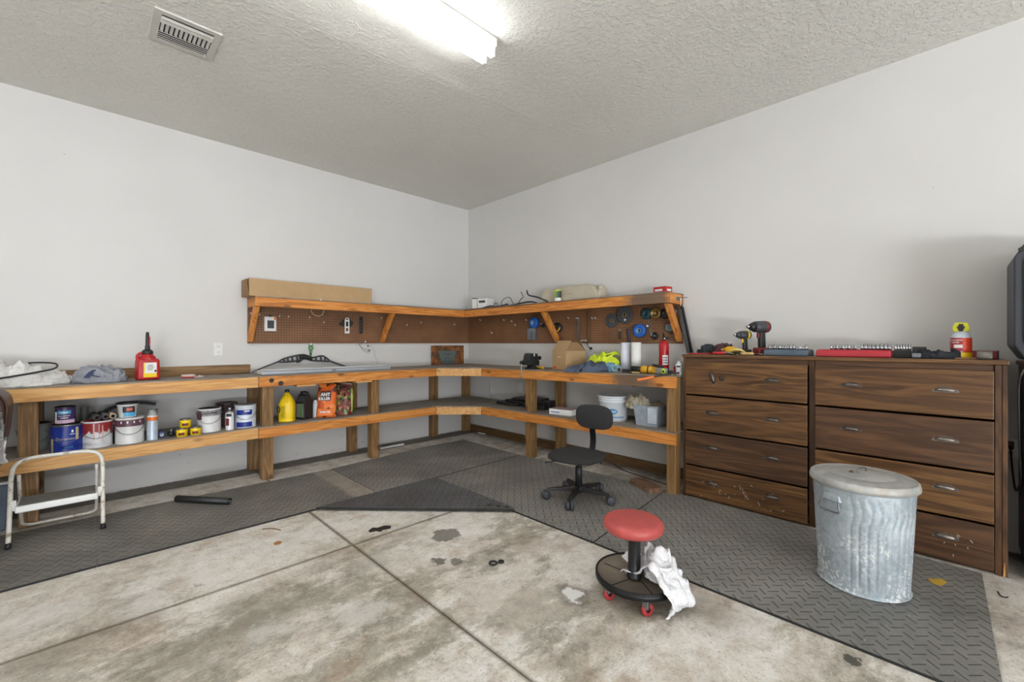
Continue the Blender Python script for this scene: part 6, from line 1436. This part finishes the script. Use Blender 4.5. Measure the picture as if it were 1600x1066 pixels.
# step stool
ss = thing('step_stool', 'white folding step stool with a grey tread at the left bench end', 'step stool', (-3.905, -.70, .0125))
XL, XR, YF, YB, ZT = -4.112, -3.712, -.893, -.705, .492
def yz(k): return (YF+(YB-YF)*k, .0125+(ZT-.0125)*k)
def P3(x, k): y, z = yz(k); return (x, y, z)
lp = [P3(XL, .055), P3(XL, .45), P3(XL, .80), P3(XL+.012, .92), P3(XL+.045, .975), P3(XL+.10, 1.0), P3((XL+XR)/2, 1.0), P3(XR-.10, 1.0), P3(XR-.045, .975), P3(XR-.012, .92), P3(XR, .80), P3(XR, .45), P3(XR, .055)]
wobj('front_frame', tube(B(), lp, .0115, 12, 6), WHS, ss)
for x in (XL, XR):
    y, z = yz(.0); wobj('rubber_foot', cone(B(), P3(x, .0), P3(x, .06), .0135, .0135, 16), BLK, ss)
# rear frame: hinged high on the front frame, U-shaped foot bar on the floor
xl, xr = XL+.028, XR-.028
rp = [(xl, -.720, .395), (xl, -.64, .22), (xl, -.545, .07), (xl+.006, -.528, .040), (xl+.040, -.514, .0255), (xl+.10, -.512, .0245), (xr-.10, -.512, .0245), (xr-.040, -.514, .0255), (xr-.006, -.528, .040), (xr, -.545, .07), (xr, -.64, .22), (xr, -.720, .395)]
wobj('rear_frame', tube(B(), rp, .0088, 10, 6), WHS, ss)
fr = wobj('step', bev(box(B(), XL+.022, XR-.022, -.868, -.640, .200, .240), .010, 3), plain('bright_white_enamel', rgb(240, 240, 238), .35, 0, .03), ss)
wobj('tread', bbox(XL+.034, XR-.034, -.856, -.650, .2403, .2445, .002), plain('grey_tread', rgb(112, 112, 106), .85, 0, .15, 30., .3), ss)
for x, s in ((XL, 1), (XR, -1)):
    wobj('bracket', bbox(min(x, x+s*.026), max(x, x+s*.026), -.815, -.790, .205, .265, .003), WHM, ss); wobj('rivet', cone(B(), (x-s*.004, -.806, .235), (x+s*.030, -.806, .235), .005, .005, 10), BLKM, ss)

# black pipe on the mat
pa, pb = Vector((-3.305, -.640, .0365)), Vector((-3.035, -.985, .0365))
d = (pb-pa); L = d.length; bm = lathe(B(), [(.0215, 0), (.0245, 0), (.0245, L*.03), (.0235, L*.04), (.0235, L), (.0205, L), (.0205, 0), (.0215, 0)], pa, 32, d)
solo('plastic_pipe', bm, plain('pipe_black', rgb(30, 31, 32), .4), 'short black plastic pipe lying on the rubber mat', 'pipe')
# offcut of timber by the right bench
bm = bbox(-.065, .065, -.14, .14, 0, .038, .002); xf(bm, Matrix.Translation((-.495, -2.95, .0125)) @ Matrix.Rotation(radians(-28), 4, 'Z'))
solo('timber_offcut', bm, wood('old_timber', 'y', [(.15, rgb(70, 48, 34)), (.42, rgb(112, 82, 62)), (.62, rgb(134, 104, 82)), (.85, rgb(158, 130, 108))], knots=.4), 'weathered brown timber offcut on the floor by the right bench leg', 'timber')
for (x, y, r, k) in ((-2.205, -2.965, .020, 'larger'), (-2.165, -2.985, .013, 'smaller')):
    solo('rubber_ring', torus(B(), (x, y, .0055), r, .0052, (0, 0, 1), 24, 8), BLK, k+' of two black rubber rings on the concrete', 'ring')
solo('rubber_scrap', prism(B(), [(-2.50, -2.10), (-2.46, -2.075), (-2.44, -2.10), (-2.39, -2.10), (-2.36, -2.135), (-2.38, -2.165), (-2.425, -2.15), (-2.45, -2.165), (-2.465, -2.135), (-2.505, -2.125)], .0004, .004), BLK, 'ragged scrap of black rubber on the concrete near the mat edge', 'scrap')
solo('leaf', (lambda b_: xf(b_, Matrix.Translation((-.755, -4.675, .0125)) @ Matrix.Rotation(radians(20), 4, 'Z')))(prism(B(), [(-.030, .034), (.012, .044), (.026, .012), (.042, -.020), (.018, -.036), (-.012, -.015), (-.040, .008)], .0004, .0030)), plain('yellow_leaf', rgb(206, 168, 66), .7), 'yellow scrap of leaf on the mat right of the trash can', 'leaf')
solo('leaf', prism(B(), [(-2.985, -1.86), (-2.955, -1.85), (-2.945, -1.88), (-2.965, -1.90), (-2.99, -1.89)], .0004, .003), plain('brown_leaf', rgb(176, 120, 66), .7), 'small orange brown leaf on the concrete left of the joint', 'leaf')
for p, q in (((-2.98, -1.50), (-2.90, -1.62)),):
    solo('twig', tube(B(), [(p[0], p[1]-.1, .004), (-2.93, -1.64, .006), (-2.90, -1.70, .004)], .0028, 6), plain('twig_brown', rgb(128, 100, 66), .8), 'short twig on the concrete beside the long mat', 'twig')
solo('rod', tube(B(), [(0.331, -1.965, 0.005), (-0.130, -2.456, 0.005), (-0.241, -2.817, 0.005), (-0.289, -3.059, 0.005)], .004, 8), BLK, 'thin black rod lying on the floor under the right bench', 'rod')
solo('small_hook', tube(B(), [(-.64, -4.875, .003), (-.68, -4.88, .003), (-.69, -4.895, .003), (-.675, -4.905, .003)], .0025, 6), BLKM, 'tiny bent wire on the concrete right of the mat', 'wire')
solo('rubber_plug', lathe(B(), [(0, 0), (.011, 0), (.011, .008), (0, .009)], (-1.555, -4.475, .0004), 18), BLK, 'small black rubber plug on the concrete in front of the mat', 'plug')

# ================================================================== RIGHT EDGE: loudspeaker, cabinet
kb = thing('cabinet', 'brown wooden cabinet under the loudspeaker at the right edge', 'cabinet', (-.22, -5.35, 0))
wobj('body', bbox(-.43, -.004, -5.73, -4.985, .05, 1.085, .003), M['walnut_z'], kb); wobj('top', bbox(-.445, -.002, -5.74, -4.975, 1.0855, 1.107, .003), M['walnut'], kb); wobj('plinth', box(B(), -.40, -.02, -5.70, -5.00, .0005, .0495), BLK, kb)
wobj('door', bbox(-.452, -.4305, -5.355, -4.992, .06, 1.075, .003), M['walnut_dark'], kb); wobj('door', bbox(-.452, -.4305, -5.722, -5.36, .06, 1.075, .003), M['walnut_dark'], kb)
sp = thing('loudspeaker', 'black loudspeaker with chamfered corners standing at the right edge', 'loudspeaker', (-.30, -5.12, 1.1075))
SBK = plain('speaker_blue_black', rgb(52, 56, 64), .45)
c = .05; z0, z1, y0, y1 = .0, .62, -.20, .185
oct_ = [(y0, z0+c), (y0+c, z0), (y1-.04, z0+.012), (y1, z0+.085), (y1, z1-.095), (y1-.05, z1), (y0+c, z1), (y0, z1-c)]
bm = prism(B(), oct_, -.19, .19, 'x'); obj('cabinet', bev(bm, .008, 3), SBK, sp)
inn = [(y0+.025, z0+.075), (y0+.06, z0+.03), (y1-.06, z0+.045), (y1-.03, z0+.11), (y1-.03, z1-.12), (y1-.065, z1-.04), (y0+.06, z1-.04), (y0+.025, z1-.08)]
obj('grille', bev(prism(B(), inn, -.200, -.1905, 'x'), .003, 1), plain('grille', rgb(58, 62, 68), .6, .3, .2, 120., .4), sp)
obj('corner_handle', bev(prism(B(), [(y1-.085, z1-.03), (y1-.02, z1-.075), (y1-.012, z1-.055), (y1-.07, z1-.008)], -.196, -.19, 'x'), .002, 1), BLK, sp)
obj('woofer_ring', torus(B(), (-.2015, -.01, .22), .12, .006, (1, 0, 0), 36, 6), BLK, sp)
t = thing('power_cord', 'black power cord looping down beside the cabinet to the wall outlet', 'cord', (-.25, -4.958, .6))
wobj('cord', tube(B(), [(-.44, -4.99, 1.118), (-.46, -4.962, 1.05), (-.44, -4.955, .98), (-.42, -4.957, .80), (-.40, -4.962, .62), (-.38, -4.966, .50), (-.30, -4.957, .43), (-.20, -4.955, .45), (-.08, -4.954, .55), (-.03, -4.954, .62)], .0045, 8, 8), BLK, t)
wobj('plug', bbox(-.036, -.0105, -4.966, -4.942, .60, .645, .004), BLK, t)

# ================================================================== LEFT EDGE: chair in clear wrap, tote
bc = thing('wrapped_chair', 'brown vinyl chair back at the left edge with clear plastic around it', 'chair', (-4.300, -1.0, 0))
bm = B()
poly = [(-.30, .0), (.035, .0), (.085, .30), (.16, .50), (.195, .72), (.205, .86), (.19, .915), (.14, .945), (.05, .955), (-.30, .955)]
prism(bm, poly, -.16, .20, 'y'); bev(bm, .022, 4)
for f in bm.faces: f.smooth = True
obj('back', bm, BRN, bc)
obj('piping', tube(B(), [(-.30, -.165, .955), (.05, -.165, .958), (.145, -.160, .945), (.195, -.155, .905), (.207, -.155, .84), (.197, -.155, .72)], .006, 8), BRN, bc)
obj('leg', bbox(-.28, -.24, -.15, -.11, .0005, .0012, .0002, 1), BLKM, bc)
obj('plastic_wrap', pile(B(), (.095, -.23, .58), .11, .06, .30, 4, .6, 9., 0, 60, 40, .45), M['clear'], bc)
t = thing('storage_tote', 'blue grey plastic tote on the floor under the left bench end', 'tote', (-4.33, -.33, .0005))
obj('tub', bev(hexa(B(), [(-.17, -.13, 0), (.17, -.13, 0), (.17, .13, 0), (-.17, .13, 0), (-.19, -.15, .30), (.19, -.15, .30), (.19, .15, .30), (-.19, .15, .30)]), .01, 2), plain('blue_grey_tote', rgb(110, 122, 140), .5), t); obj('lid', bbox(-.20, .20, -.16, .16, .3005, .32, .005), WHT, t)
